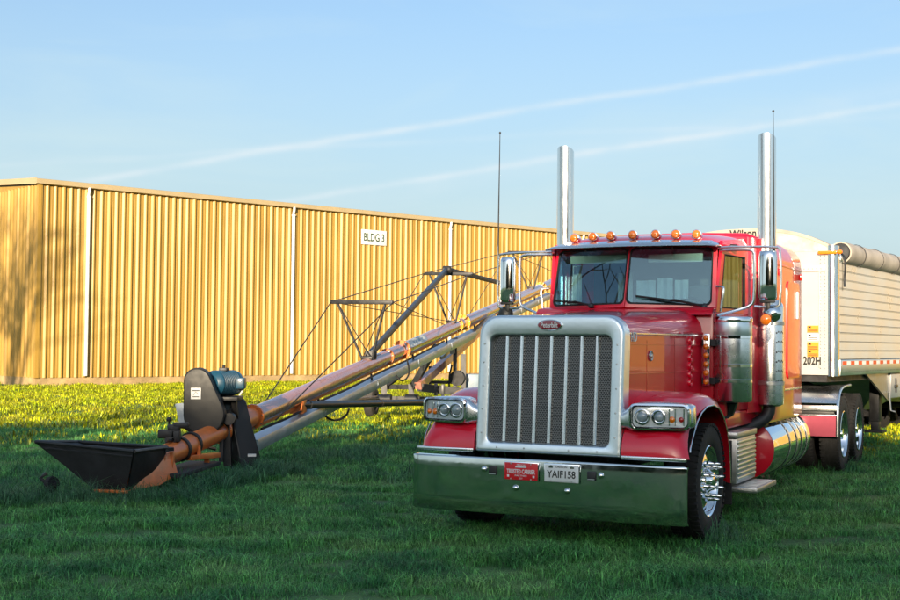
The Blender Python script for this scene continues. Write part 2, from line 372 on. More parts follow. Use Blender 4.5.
# ------------------------------------------------------------------ warehouse
BC = Vector((-15.05, 46.0, 0)); BA = radians(41.54); BT = Vector((cos(BA), sin(BA), 0)); BN = Vector((sin(BA), -cos(BA), 0))
EAVE, FND = 7.40, .34
def rib_panel(width, h0, h1, material='wall_tan', flip=False):
    """wall panel in local x (along the wall), z up, outer face towards -y: three pans, two small ribs and one tall lap rib"""
    prof = []; y0 = 0.
    nr = 3; p = width / nr
    for k in range(nr):
        x = k * p
        tall = .066 if k == 0 else .050
        w = .055 if k == 0 else .04
        prof += [(x, y0 - tall), (x + w, y0 - tall), (x + w + .012, y0)]
        for q in (.52,): prof += [(x + p * q, y0), (x + p * q + .012, y0 - .006), (x + p * q + .03, y0 - .006), (x + p * q + .042, y0)]
        prof += [(x + p - .062, y0)]
    prof += [(width, y0 - .062)]
    prof = sorted(set(prof))
    if flip: prof = sorted((width - x, y) for x, y in prof)
    g = G(); g.loft([[Vector((x, y, h0)) for x, y in prof], [Vector((x, y, h1)) for x, y in prof]], closed=False)
    return g.mesh('wall_panel', material, 20)
def warehouse(root, L, Wd, eave, panels_only_long=999, spouts=()):
    """built in local frame: x along long wall, y into the building"""
    g = G(); g.box((-.02, .015, -.3), (L, .3, FND)); g.build('foundation', 'concrete', root)
    g = G(); g.box((-.001, .3, -.3), (.28, Wd, FND - .003)); g.build('foundation', 'concrete', root)
    pw_ = .915
    me = rib_panel(pw_, FND - .03, eave)
    n = int(L / pw_)
    for i in range(n):
        link('wall_panel', me, root, loc=(i * pw_, 0, 0))
    me2 = rib_panel(pw_, FND - .03, eave, flip=True)
    for i in range(int(Wd / pw_)):
        o = link('wall_panel', me2, root); o.rotation_euler = (0, 0, -pi / 2); o.location = (-.0, (i + 1) * pw_, 0)
    g = G(); g.box((0.02, .03, FND), (L, .12, eave)); g.box((.02, .12, FND), (.12, Wd, eave)); g.box((L - .1, .12, FND), (L, Wd, eave)); g.box((.12, Wd - .1, FND), (L - .1, Wd, eave)); g.build('frame_wall', 'wall_tan', root)
    # corner trim
    g = G(); g.box((-.07, -.055, FND - .04), (.10, -.042, eave)); g.box((-.07, -.042, FND - .04), (-.056, .10, eave)); g.build('corner_trim', 'wall_tan', root)
    # eave gutter along the long wall
    sec = [(-.05, eave - .02), (-.19, eave), (-.21, eave + .17), (-.18, eave + .18), (-.05, eave + .16)]
    g = G(); g.loft([[Vector((x, y, z)) for y, z in sec] for x in (-.20, L)]); g.build('gutter', 'gutter', root)
    # end-wall rake trim and roof (low gable)
    rise = Wd / 2 * .07
    g = G()
    for a, b in (((-.16, -.05, eave + .10), (-.16, Wd / 2, eave + .10 + rise)), ((-.16, Wd / 2, eave + .10 + rise), (-.16, Wd + .05, eave + .10))): g.beam(a, b, .06, .22)
    g.build('rake_trim', 'gutter', root)
    g = G(); g.prism([(-.12, 0, eave - .01), (-.12, Wd, eave - .01), (-.12, Wd / 2, eave + rise)], (.1, .13, 0), (.2, .13, 0)); g.build('gable_wall', 'wall_tan', root)
    g = G(); g.prism([(0, -.04, eave + .12), (0, Wd / 2, eave + .12 + rise), (0, Wd + .04, eave + .12), (0, Wd + .04, eave + .06), (0, Wd / 2, eave + .06 + rise), (0, -.04, eave + .06)], (-.12, 0, 0), (L, 0, 0)); g.build('roof', 'roof_metal', root)
    for t in spouts:
        g = G(); g.box((t - .05, -.16, FND + .02), (t + .05, -.055, eave - .30), .015)
        g.tube([(t, -.10, eave - .32), (t, -.11, eave - .22), (t, -.16, eave - .12), (t, -.16, eave + .01)], .055, 8)
        o = g.build('downspout', 'white_paint', root)
        g = G(); g.box((t - .065, -.17, eave - .36), (t + .065, -.05, eave - .30), .01); g.build('strap', 'white_paint', o)
wh = thing('warehouse', 'long tan ribbed metal warehouse with white downspouts and concrete base', 'building', BC, BA)
warehouse(wh, 84 * .915, 30, EAVE, spouts=(1.87, 11.12, 20.0, 29.2, 38.4))
# sign on its wall
sg = thing('building_sign', 'white rectangular sign reading BLDG 3 high on the warehouse wall', 'sign', BC + BT * 15.48 + BN * .05 + Vector((0, 0, 6.40)), BA)
g = G(); g.box((-.71, -.03, -.33), (.71, 0, .33), .006); g.build('board', 'label_white', sg)
text('lettering', 'BLDG 3', .50, 'ink_green', sg, frame_mtx((1, 0, 0), (0, 0, 1), (0, -1, 0), (0, -.032, -.02)), bold=.012, sx=.72)

# a second warehouse beyond the right edge of the picture, seen in the truck's paint
wh2 = thing('far_warehouse', 'sunlit tan warehouse off to the right mirrored in the truck sides', 'building', (21, 52, 0), radians(-16))
warehouse(wh2, 54 * .915, 20, 7.4, spouts=(4.5, 13.7, 22.8))

# ------------------------------------------------------------------ trees behind and beside the camera
def leafy_mesh(seed, H, R, n):
    rg = np.random.default_rng(seed)
    z = rg.random(n) ** .8 * H * .96 + .03 * H
    prof = R * np.clip(1.3 * (1 - (z / H) ** 5), .12, 1) * (.8 + .25 * np.sin(z * 1.7 + seed))
    a = rg.random(n) * 2 * pi; rr = prof * np.sqrt(rg.random(n)) * (1 + .12 * rg.standard_normal(n))
    c = np.stack([rr * np.cos(a), rr * np.sin(a), z], 1)
    s_ = .22 + .25 * rg.random(n)
    u = rg.standard_normal((n, 3)); u /= np.linalg.norm(u, axis=1)[:, None]; w = rg.standard_normal((n, 3)); w = np.cross(u, w); w /= np.linalg.norm(w, axis=1)[:, None]
    q = np.stack([c - u * s_[:, None] * 1.5, c + w * s_[:, None] * .7, c + u * s_[:, None] * 1.5, c - w * s_[:, None] * .7], 1).reshape(-1, 3)
    me = bpy.data.meshes.new('crown'); me.from_pydata(q.tolist(), [], np.arange(4 * n).reshape(-1, 4).tolist())
    me.materials.append(MAT['leaf_dark' if seed % 2 else 'leaf_mid'])
    return me
def tree_row():
    prot = [leafy_mesh(s_, 16.6, 3.6, 7000) for s_ in (1, 2, 3)]
    g = G(); g.tube([(0, 0, -.3), (.05, .05, 3), (-.05, .1, 8), (.02, 0, 15)], lambda t: .34 * (1 - t) + .04, 8); tm = g.mesh('trunk', 'bark')
    rg = random.Random(3); i = 0
    for x in np.arange(-72, 50, 4.1):
        h = 1.0 + rg.uniform(-.045, .045)
        t = thing('evergreen_tree', 'dense dark evergreen in the row standing behind the viewer', 'tree', (x + rg.uniform(-.6, .6), -60 + rg.uniform(-1.5, 1.5), 0), rg.uniform(0, 6), 'evergreens in the windbreak behind the viewer')
        t.scale = (1, 1, h)
        link('crown', prot[i % 3], t); link('trunk', tm, t); i += 1
tree_row()
def bare_tree(name, label, loc, H, seed):
    rg = random.Random(seed); g = G(); cnt = [0]
    def grow(p, d, L, r, lv):
        n = 4 if lv < 3 else 3; pts = [p]; q = p.copy(); dd = d.copy()
        for k in range(n):
            dd = (dd + Vector((rg.gauss(0, .13), rg.gauss(0, .13), rg.gauss(.05, .08)))).normalized(); q = q + dd * (L / n); pts.append(q.copy())
        g.tube(pts, lambda t: r * (1 - .5 * t), 7 if lv < 2 else (5 if lv < 4 else 3), cap=False); cnt[0] += 1
        if lv >= 6 or r < .006: return
        k = 3 if lv < 2 else rg.choice((2, 3, 3))
        for j in range(k):
            t = rg.uniform(.5, 1.0) if j else 1.0; i = min(n, max(1, round(t * n)))
            ax = dd.orthogonal().normalized(); ax = Matrix.Rotation(rg.uniform(0, 2 * pi), 3, dd) @ ax
            nd = Matrix.Rotation(radians(rg.uniform(18, 50) if j else rg.uniform(5, 22)), 3, ax) @ dd
            grow(pts[i], nd.normalized(), L * rg.uniform(.62, .85), r * (.62 if j else .70) * (1 - .5 * (t - 1) * 0), lv + 1)
    t = thing(name, label, 'tree', loc)
    r0 = .27 * H / 14
    gt = G(); tp = [Vector((0, 0, -.3)), Vector((.03, 0, H * .10)), Vector((-.05, .06, H * .22))]; gt.tube(tp, lambda q: r0 * (1.25 - .4 * q), 12); gt.build('trunk', 'bark', t)
    for j in range(4):
        a = j * 1.57 + rg.uniform(-.4, .4); d = Vector((cos(a) * .55, sin(a) * .55, 1)).normalized()
        grow(tp[-1] - Vector((0, 0, .12 * j)), d, H * .24, r0 * .72, 1)
    g.build('crown', 'bark', t)
bare_tree('bare_tree', 'leafless tree left of view shading the warehouse corner', (-23.8, 9.5, 0), 15.5, 5)
bare_tree('bare_tree', 'small leafless tree left of view mirrored in the windshield', (-8.8, 9.6, 0), 9.0, 9)

# ------------------------------------------------------------------ truck
TX, TY, YAW = .7481, 10.4616, .45603
truck = thing('semi_truck', 'red long-nose semi truck with chrome bumper, tall exhaust stacks and amber roof lights', 'truck', (TX, TY, 0), -YAW)
TM = Matrix.Translation((TX, TY, 0)) @ Matrix.Rotation(-YAW, 4, 'Z')
FRONT = lambda x, y, z: frame_mtx((1, 0, 0), (0, 0, 1), (0, -1, 0), (x, y, z))     # text facing forward
SIDE = lambda x, y, z: frame_mtx((0, 1, 0), (0, 0, 1), (1, 0, 0), (x, y, z))        # text facing truck's left

def bumper():
    xs = [-1.22, -1.20, -1.16, -1.05, -.9, -.6, -.3, 0, .3, .6, .9, 1.05, 1.16, 1.20, 1.22]
    def yf(x): return .055 + .035 * max(0, (abs(x) - 1.0) / .22) ** 2.2
    rings = []
    for x in xs:
        y = yf(x); e = .006 if abs(x) > 1.21 else 0
        rings.append([Vector((x, y + a, z)) for a, z in ((.06, .225), (.008 + e, .230 + e), (0 + e, .240 + e), (-.001 + e, .36), (-.001 + e, .47), (-.001 + e, .60), (-.001 + e, .683 - e), (e, .688 - e), (.006, .697 - e), (.05, .700 - e), (.05, .685), (.02, .66), (.02, .26))])
    g = G(); g.loft(rings); b = g.build('bumper', 'chrome_bumper', truck, 40)
    for s in (-1, 1):
        g = G(); g.box((s * .44 - .038, .040, .553), (s * .44 + .038, .056, .628), .012); g.build('tow_hole', 'steel_dark', b)
        g = G(); g.box((s * .44 - .03, .030, .560), (s * .44 + .03, .042, .566)); g.build('tow_pin', 'brushed_aluminium', b)
        for x, z in ((.52, .597), (.23, .455)):
            g = G(); g.lathe([(.026, 0), (.026, .004), (.022, .012), (.012, .018), (.001, .02)], (s * x, .052, z), (0, -1, 0), 14); g.build('bolt', 'chrome', b)
    g = G()
    for s in (-1, 1): g.box((s * .43 - .05, .11, .30), (s * .43 + .05, .6, .62), .01)
    g.box((-.9, .12, .36), (.9, .16, .58)); g.build('bumper_bracket', 'steel_dark', truck)
    # plates
    for cx, nm in ((-.175, 'a'), (.185, 'b')):
        p = G(); p.box((cx - .157, .034, .517), (cx + .157, .044, .676), .004); po = p.build('plate_holder', 'chrome', truck)
        p = G(); p.box((cx - .150, .029, .526), (cx + .150, .036, .668), .006); p.build('plate', 'plate_red' if nm == 'a' else 'plate_white', po)
        if nm == 'a':
            text('lettering', 'TRUSTED CARRIER', .050, 'plate_white', po, FRONT(cx, .0275, .594), bold=.0012, sx=.60)
            text('lettering', 'PARTNER', .020, 'plate_white', po, FRONT(cx, .0275, .561), sx=1.3)
            text('lettering', 'OREGON', .020, 'plate_white', po, FRONT(cx, .0275, .650), sx=.9)
            g = G(); g.box((cx - .05, .0265, .628), (cx + .05, .0285, .640)); g.build('sticker', 'plate_white', po)
            for x in (-.115, .115):
                g = G(); g.box((cx + x - .009, .0265, .548), (cx + x + .009, .0285, .566), 0); g.build('sticker', 'plate_white', po)
            text('lettering', 'EST', .018, 'plate_white', po, FRONT(cx, .0275, .538), sx=1.2)
        else:
            text('lettering', 'YAIF158', .083, 'ink', po, FRONT(cx, .0275, .588), bold=.0012, sx=.86)
            g = G(); g.box((cx - .11, .0265, .641), (cx - .075, .0285, .655)); g.box((cx + .075, .0265, .641), (cx + .11, .0285, .655)); g.build('sticker', 'ink_green', po)
            text('lettering', 'OREGON', .022, 'ink', po, FRONT(cx, .0275, .650), sx=1.1)
            g = G(); g.box((cx - .115, .0265, .532), (cx + .115, .0285, .538)); g.build('sticker', 'brushed_aluminium', po)
        for x in (-.09, .09):
            for z in (.660, .534):
                g = G(); g.cyl((cx + x, .030, z), (cx + x, .026, z), .006, n=8); g.build('screw', 'dull_aluminium', po)
bumper()

def grille():
    def ring(pts, yb, lean=.075):
        return [Vector((x, yb + (z - .73) * lean, z)) for x, z in pts]
    K = 8
    outer = lambda d, rt=.18: rrect(.655 - d, .735 + d, 1.905 - d, max(.02, rt - d), .02, K)
    hole = lambda d: rrect(.545 + d, .825 - d, 1.735 + d, .06 + d, .05 + d, K)
    g = G()
    g.loft([ring(hole(0), .215), ring(hole(0), .180), ring(hole(.004), .158), ring(hole(.010), .149), ring(hole(.016), .147), ring(outer(.030, .17), .143), ring(outer(.014, .17), .145), ring(outer(.004, .17), .154), ring(outer(0, .17), .175), ring(outer(-.004, .18), .30)], cap=(False, False))
    s = g.build('grille_surround', 'brushed_aluminium', truck, 50)
    g = G(); g.loft([ring(hole(.01), .212), ring(hole(.01), .222)]); mo = g.build('grille_mesh', 'grille_mesh', truck)
    for k in range(1, 8):
        x = -.545 + 1.09 * k / 8
        g = G(); g.loft([[Vector((x + a, .212 + b + (z - .73) * .075, z)) for a, b in ((-.016, 0), (-.015, -.022), (-.007, -.032), (.007, -.032), (.015, -.022), (.016, 0))] for z in (.83, 1.73)]); g.build('grille_bar', 'polished_aluminium', truck)
    # screws round the hole
    for x, z in [(sx * .60, zz) for sx in (-1, 1) for zz in (.9, 1.1, 1.3, 1.5, 1.66)] + [(xx, .78) for xx in (-.45, -.2, .2, .45)]:
        y = .142 + (z - .73) * .075
        g = G(); g.lathe([(.009, 0), (.007, .004), (.001, .006)], (x, y + .003, z), (0, -1, 0), 8); g.build('screw', 'dull_aluminium', s)
    # oval emblem
    y = .143 + (1.83 - .73) * .075
    e = G(); n = 28
    pf = lambda a, b, yy: [Vector((a * cos(2 * pi * k / n), yy, 1.822 + b * sin(2 * pi * k / n))) for k in range(n)]
    e.loft([pf(.112, .048, y), pf(.112, .048, y - .012), pf(.106, .042, y - .018)]); eo = e.build('emblem', 'chrome', truck)
    e = G(); e.loft([pf(.103, .040, y - .012), pf(.103, .040, y - .0195), pf(.09, .03, y - .022)]); e.build('enamel', 'emblem_red', eo)
    text('lettering', 'Peterbilt', .062, 'plate_white', eo, FRONT(0, y - .0235, 1.820), bold=.0012, sx=.72)
grille()

HY0, HY1 = .30, 2.16
def hood_sec(y):
    t = (y - HY0) / (HY1 - HY0); w = .625 + .165 * t; zt = 1.885 + .115 * t; r = .17 + .04 * t
    return w, zt, r
def hood():
    rings = []; K = 7
    for i in range(15):
        y = HY0 + (HY1 - HY0) * i / 14; w, zt, r = hood_sec(y)
        P = [(w - .01, 1.05), (w, 1.30), (w, 1.55), (w, 1.762), (w + .012, 1.770), (w + .012, 1.786), (w, 1.794)] if True else []
        z0 = zt - r; P = [p for p in P if p[1] < z0 + .02] + [(w, z0)]
        if len(P) < 8: P += [(w, z0)] * (8 - len(P))
        for k in range(1, K + 1):
            a = radians(90 * k / K); P.append((w - r + r * cos(a), z0 + r * sin(a)))
        for q in (.5, .25): P.append(((w - r) * q, zt + .012 * (1 - q * q) + .006))
        full = P + [(0, zt + .02)] + [(-x, z) for x, z in P[::-1]]
        rings.append([Vector((x, y, z)) for x, z in full])
    g = G(); g.loft(rings, closed=False); h = g.build('hood', 'red_paint', truck, 40)
    for s in (-1, 1):
        def sp(y, z, d): return Vector((s * (hood_sec(y)[0] + d), y, z))
        # side trim moulding
        g = G(); g.loft([[sp(y, z, d) for z, d in ((1.748, .001), (1.752, .012), (1.762, .012), (1.766, .001))] for y in (.33, .8, 1.3, 1.8, 2.14)]); g.build('hood_trim', 'polished_aluminium', h)
        # panel seams, access-door outline
        for pts in ([(.80, 1.20), (.80, 1.70)], [(1.45, 1.20), (1.45, 1.74)]):
            g = G(); (y0, za), (y1, zb) = pts; g.loft([[sp(y0 - .004, z, .002), sp(y0 + .004, z, .002), sp(y0 + .004, z, -.01), sp(y0 - .004, z, -.01)] for z in (za, zb)]); g.build('panel_seam', 'red_paint_dark', h)
        for zz in (1.42, 1.665):
            g = G(); g.loft([[sp(y, zz - .004, .001), sp(y, zz - .003, .006), sp(y, zz + .003, .006), sp(y, zz + .004, .001)] for y in (.34, 1.0, 1.6, 2.1)]); g.build('panel_seam', 'red_paint', h)
        # round latch badge
        c = sp(.88, 1.567, 0); g = G(); g.lathe([(.047, 0), (.047, .008), (.040, .014), (.034, .010), (.022, .010), (.018, .018), (.001, .02)], c, (s, 0, 0), 20); g.build('latch', 'dull_aluminium', h)
        # six round light sockets at the hood's rear edge
        for k in range(6):
            c = sp(1.83, 1.705 - k * .078, 0); g = G(); g.lathe([(.040, -.004), (.039, .012), (.034, .020), (.029, .012), (.027, .003), (.001, .002)], c, (s, 0, 0), 20); o = g.build('socket_ring', 'red_paint', h)
            g = G(); g.lathe([(.020, .0), (.020, .008), (.010, .012), (.001, .013)], c, (s, 0, 0), 16); g.build('lens', 'red_lens', o)
        for q, (yy, zz) in enumerate(((1.05, 1.30), (2.06, 1.55))):
            pass
    text('lettering', 'HD', .11, 'plate_white', h, SIDE(hood_sec(.48)[0] + .017, .48, 1.725), bold=.003, sx=1.0)
    # cowl under the windshield
    g = G()
    g.loft([[Vector((x, y, z)) for x in (-.90, -.6, -.3, 0, .3, .6, .90)] for y, z in ((2.10, 1.955), (2.16, 2.012), (2.30, 2.035))], closed=False)
    c = g.build('cowl', 'red_paint', truck)
    g = G(); g.box((-.90, 2.17, .98), (.90, 2.24, 1.99), .03); g.box((-1.0, 2.24, .98), (1.0, 2.34, 1.62), .03); g.build('firewall', 'red_paint_dark', truck)
hood()

FP = [(.140, .750), (.143, .82), (.165, .89), (.225, .965), (.32, 1.055), (.43, 1.14), (.58, 1.215), (.78, 1.262), (1.0, 1.266), (1.22, 1.228), (1.42, 1.135), (1.57, .99), (1.67, .80), (1.72, .60), (1.735, .44)]
def fender(s):
    n = len(FP); prof = []
    for i, (y, z) in enumerate(FP):
        a = FP[max(0, i - 1)]; b = FP[min(n - 1, i + 1)]
        t = Vector((b[0] - a[0], b[1] - a[1])).normalized(); prof.append((Vector((y, z)), Vector((t.y, -t.x))))   # inward normal
    rings = []
    for i, (p, nn) in enumerate(prof):
        t = i / (n - 1); R = []
        narrow = .05 * max(0, 1 - abs(i - 4) / 4.0)
        for x, d in (((.58 if i > 4 else .66), .0), (.80, .0), (.98, .004), (1.08, .014), (1.145, .036), (1.183, .070), (1.20, .112), (1.203, .118), (1.194, .124), (1.165, .10), (1.08, .045), (.80, .03), ((.58 if i > 4 else .66), .03)):
            if i < 2: d *= .75
            q = p + nn * d; R.append(Vector((s * (x - (narrow if x > 1.0 else 0)), q.x, q.y)))
        rings.append(R)
    g = G(); g.loft(rings); f = g.build('fender', 'red_paint', truck, 45)
    # bright lip round the wheel opening
    pts = [Vector((s * 1.199, (p + nn * .118).x, (p + nn * .118).y)) for p, nn in prof[1:]]
    g = G(); g.tube(pts, .0065, 6); g.build('lip_trim', 'polished_aluminium', f)
    g = G(); g.box((min(s * .662, s * 1.20), .120, .730), (max(s * .662, s * 1.20), .160, .762), .006); g.build('fender_trim', 'polished_aluminium', f)
    # wheel-well liner
    g = G(); g.loft([[Vector((s * x, (p + nn * .035).x, (p + nn * .035).y)) for x in (.56, 1.1)] for p, nn in prof], closed=False); g.build('liner', 'black_plastic', f)
    # mud flap
    g = G(); g.box((min(s * .78, s * 1.18), 1.735, .22), (max(s * .78, s * 1.18), 1.75, .80), .004); g.build('mud_flap', 'rubber', f)
for s in (-1, 1): fender(s)

def headlight(s):
    hl = G()
    def sec(x, y, zc, hh, dep, r):
        """rounded section in (y,z)"""
        return [Vector((s * x, y + dep / 2 + a, zc + b)) for a, b in rrect(dep / 2, -hh, hh, r, r, 4)]
    hl.loft([sec(.60, .175, 1.045, .062, .12, .04), sec(.66, .170, 1.05, .068, .13, .045), sec(.70, .160, 1.06, .085, .16, .05), sec(.735, .150, 1.072, .108, .22, .05), sec(.80, .152, 1.080, .114, .26, .05), sec(.95, .182, 1.083, .112, .27, .05), sec(1.08, .222, 1.085, .105, .25, .05), sec(1.17, .258, 1.085, .098, .20, .05), sec(1.205, .280, 1.085, .088, .14, .04), sec(1.215, .305, 1.085, .07, .06, .03)])
    h = hl.build('headlight', 'polished_aluminium', truck, 45)
    yfr = lambda x: .148 + .11 * max(0, (x - .74) / .44) ** 1.5
    def face(x0, x1, z0, z1, dy, dep, name, m_, r=.04):
        cx, hw, cz, hh = (x0 + x1) / 2, (x1 - x0) / 2, (z0 + z1) / 2, (z1 - z0) / 2
        P = [(cx + a, cz + b) for a, b in rrect(hw, -hh, hh, r, r, 5)]
        tl = .010 if name == 'reflector' else 0.
        g = G(); g.loft([[Vector((s * x, yfr(x) + dy, z)) for x, z in P], [Vector((s * x, yfr(x) + dy - dep - tl * (z1 - z) / (z1 - z0), z)) for x, z in P]]); return g.build(name, m_, h)
    face(.752, 1.188, .992, 1.168, .001, .006, 'lamp_bowl', 'steel_dark')
    face(.760, 1.182, 1.000, 1.160, -.004, .003, 'reflector', 'reflector_silver')
    for x, r in ((.835, .064), (.965, .058)):
        c = Vector((s * x, yfr(x) - .007, 1.080)); g = G(); g.lathe([(r, 0), (r, .018), (r * .9, .020), (r * .8, .006), (r * .62, .004)], c, (0, -1, 0), 24, (True, False)); o = g.build('lamp_ring', 'chrome', h)
        g = G(); g.lathe([(r * .66, .002), (r * .66, .014), (r * .5, .024), (r * .25, .029), (.001, .031)], c, (0, -1, 0), 20); g.build('projector', 'projector_glass', o)
    for x, r, m_ in ((1.065, .026, 'amber'), (1.135, .022, 'red_lens' if s > 0 else 'amber')):
        c = Vector((s * x, yfr(x) - .006, 1.062)); g = G(); g.lathe([(r, 0), (r, .012), (r * .6, .02), (.001, .022)], c, (0, -1, 0), 14); g.build('turn_bulb', m_, h)
    for x in (1.045, 1.09, 1.155):
        face(x - .004, x + .004, 1.012, 1.148, -.006, .012, 'lamp_divider', 'chrome', .003)
    g = G(); P = [(.967 + a, 1.080 + b) for a, b in rrect(.215, -.086, .086, .042, .042, 5)]
    bul = lambda f, d: [Vector((s * (.967 + (x - .967) * f), yfr(x) - d, 1.080 + (z - 1.080) * f)) for x, z in P]
    g.loft([bul(1, .004), bul(1, .030), bul(.94, .040), bul(.6, .046)], cap=(False, True)); g.build('lens', 'lens_clear', h)
    g = G()
    ri = [(.967 + a, 1.080 + b) for a, b in rrect(.222, -.092, .092, .046, .046, 5)]; ro = [(.967 + a, 1.080 + b) for a, b in rrect(.236, -.106, .106, .058, .058, 5)]
    mk = lambda P_, d: [Vector((s * x, yfr(x) - d, z)) for x, z in P_]
    g.loft([mk(ri, -.01), mk(ri, .036), mk(ro, .030), mk(ro, -.02)], cap=(False, False)); g.build('bezel', 'chrome', h)
mat('reflector_silver', (.58, .62, .64), .3, .3, var=.12, vscale=25)
mat('pink_panel', (.50, .10, .15), .25, .4, .6, var=.1, vscale=4)
mat('projector_glass', (.30, .35, .38), .05, 0, 1.0, spec=.9)
for s in (-1, 1): headlight(s)

# cab
def cab():
    ib, ob, ot, it_ = (lambda s: V(s * .0, 2.205, 2.035)), (lambda s: V(s * .865, 2.385, 2.015)), (lambda s: V(s * .845, 2.545, 2.640)), (lambda s: V(s * 0, 2.375, 2.640))
    for s in (-1, 1):
        def P(u, v, d=0.):
            a = ib(s).lerp(ob(s), u); b = it_(s).lerp(ot(s), u); p = a.lerp(b, v)
            n = (ob(s) - ib(s)).cross(it_(s) - ib(s)).normalized(); n = n if n.y < 0 else -n
            return p + n * d
        def rr(u0, u1, v0, v1, ru=.06, rv=.09, k=5):
            Q = []
            for cu, cv, a0 in ((u1 - ru, v1 - rv, 0), (u0 + ru, v1 - rv, 90), (u0 + ru, v0 + rv, 180), (u1 - ru, v0 + rv, 270)):
                for i in range(k + 1):
                    a = radians(a0 + 90 * i / k); Q.append((cu + ru * cos(a), cv + rv * sin(a)))
            return Q
        outer = rr(0.004, 1, 0, 1, .004, .004); win = rr(.010, .955, .050, .984); gas = rr(.027, .938, .078, .960)
        L = lambda q, d: [P(u, v, d) for u, v in q]
        g = G(); g.loft([L(outer, -.04), L(outer, .0), L(win, .004), L(win, -.04)], loop=True); fr = g.build('windshield_frame', 'red_paint', truck)
        g = G(); g.loft([L(win, -.01), L(win, .010), L(gas, .006), L(gas, -.01)], loop=True); g.build('gasket', 'rubber', fr)
        g = G(); g.loft([L(gas, -.002), L(gas, .003)]); g.build('pane', 'glass', fr)
        # wiper
        base = P(.50 if s < 0 else .93, .0, .05)
        tip = P(.04 if s < 0 else .12, .17, .03) if s > 0 else P(.93, .14, .03)
        base = P(.88, .02, .05) if s > 0 else P(.40, .02, .05)
        mid = base.lerp(tip, .42) + Vector((0, -.015, .02))
        g = G(); g.tube([base, mid, base.lerp(tip, .6)], lambda t: .012 - .006 * t, 6); g.lathe([(.028, -.03), (.028, .01), (.018, .022), (.001, .026)], base, (0, -1, .4), 12); w = g.build('wiper', 'black_paint', truck)
        g = G(); a_ = base.lerp(tip, .22) + Vector((0, 0, .012)); g.beam(a_, tip, .014, .026, (0, -1, .3)); g.build('wiper_blade', 'rubber', w)
        # side of the cab: door with window, rear quarter
        A = lambda t, z, d=0.: V(s * (.868 + .135 * t + d), 2.40 + .78 * t, z)          # along the door
        def slab(name, m_, t0, t1, z0, z1, d0=-.03, d1=0., parent=truck, bev=.004):
            g = G(); g.prism([A(t0, z0, d0), A(t1, z0, d0), A(t1, z1, d0), A(t0, z1, d0)], (0, 0, 0), (s * (d1 - d0), 0, 0), bev); return g.build(name, m_, parent)
        door = slab('door', 'red_paint', .0, .99, 1.02, 1.985)
        fo = [(t, z) for t, z in ((.0, 1.988), (.985, 1.988), (.985, 2.655), (.19, 2.655))]
        fi = [(.115, 2.03), (.88, 2.03), (.88, 2.565), (.245, 2.565)]
        g = G(); g.loft([[A(t, z, -.03) for t, z in fo], [A(t, z, 0) for t, z in fo], [A(t, z, 0) for t, z in fi], [A(t, z, -.03) for t, z in fi]], loop=True); wf = g.build('window_frame', 'red_paint', door, 20)
        g = G(); k = [(t + (.012 if t < .5 else -.012), z + (.012 if z < 2.3 else -.012)) for t, z in fi]
        g.loft([[A(t, z, -.02) for t, z in fi], [A(t, z, .004) for t, z in fi], [A(t, z, .004) for t, z in k], [A(t, z, -.02) for t, z in k]], loop=True); g.build('gasket', 'rubber', door, 20)
        g = G(); g.prism([A(t, z, -.016) for t, z in k], (0, 0, 0), (s * .004, 0, 0)); g.build('door_window', 'glass', door)
        g = G(); g.tube([A(.80, 1.83, .005), A(.80, 1.83, .04), A(.90, 1.83, .04), A(.90, 1.83, .005)], .010, 6, 1); g.build('door_handle', 'chrome', door)
        for z in (1.2, 1.75):
            g = G(); g.cyl(A(.015, z - .05, .008), A(.015, z + .05, .008), .012, n=8); g.build('hinge', 'chrome', door)
        slab('cab_quarter', 'red_paint', 1.0, 1.56, .98, 2.78, -.03, -.004)
        for k_ in range(9):
            c_ = A(1.06, 1.15 + k_ * .17, -.002); g = G(); g.lathe([(.009, 0), (.006, .004), (.001, .006)], c_, (s, 0, 0), 8); g.build('rivet', 'dull_aluminium', truck)
        # roof-corner fill above the door
        g = G(); g.prism([A(.19, 2.657, -.03), A(1.0, 2.657, -.03), A(1.0, 2.76, -.06), A(.25, 2.70, -.05)], (0, 0, 0), (s * .028, 0, 0)); g.build('drip_rail', 'red_paint', truck)
        # lower skirt under the door
        g = G(); g.box((min(s * .55, s * .985), 2.36, .86), (max(s * .55, s * .985), 3.60, 1.015), .02); g.build('rocker_panel', 'red_paint', truck)
    # roof
    rings = []
    for y, zc, w, ze in ((2.42, 2.665, .82, 2.640), (2.50, 2.725, .845, 2.665), (2.65, 2.765, .87, 2.69), (2.9, 2.80, .905, 2.71), (3.25, 2.825, .95, 2.73), (3.62, 2.835, .985, 2.74)):
        R = []
        for k in range(-10, 11):
            q = k / 10; R.append(V(w * (abs(q) ** .8) * (1 if q >= 0 else -1), y, ze + (zc - ze) * (1 - abs(q) ** 4.5)))
        rings.append(R)
    g = G(); g.loft(rings, closed=False); g.build('cab_roof', 'red_paint', truck, 60)
    # stainless sun visor, gently bowed
    rings = []
    for k in range(-10, 11):
        q = k / 10; x = .885 * q; back = .115 * q * q + .05 * max(0, abs(q) - .85) * 6 * 0
        dz = -.0 - .012 * q * q - (.03 * max(0, (abs(q) - .9) / .1))
        y0 = 2.195 + back; rings.append([V(x, y0, 2.636 + dz * .2), V(x, y0 + .006, 2.648 + dz * .3), V(x, y0 + .10, 2.684 + dz), V(x, y0 + .22, 2.712 + dz * 1.5), V(x, y0 + .22, 2.702 + dz * 1.5), V(x, y0 + .10, 2.673 + dz), V(x, y0 + .012, 2.632 + dz * .3)])
    g = G(); g.loft(rings); g.build('sun_visor', 'polished_aluminium', truck, 50)
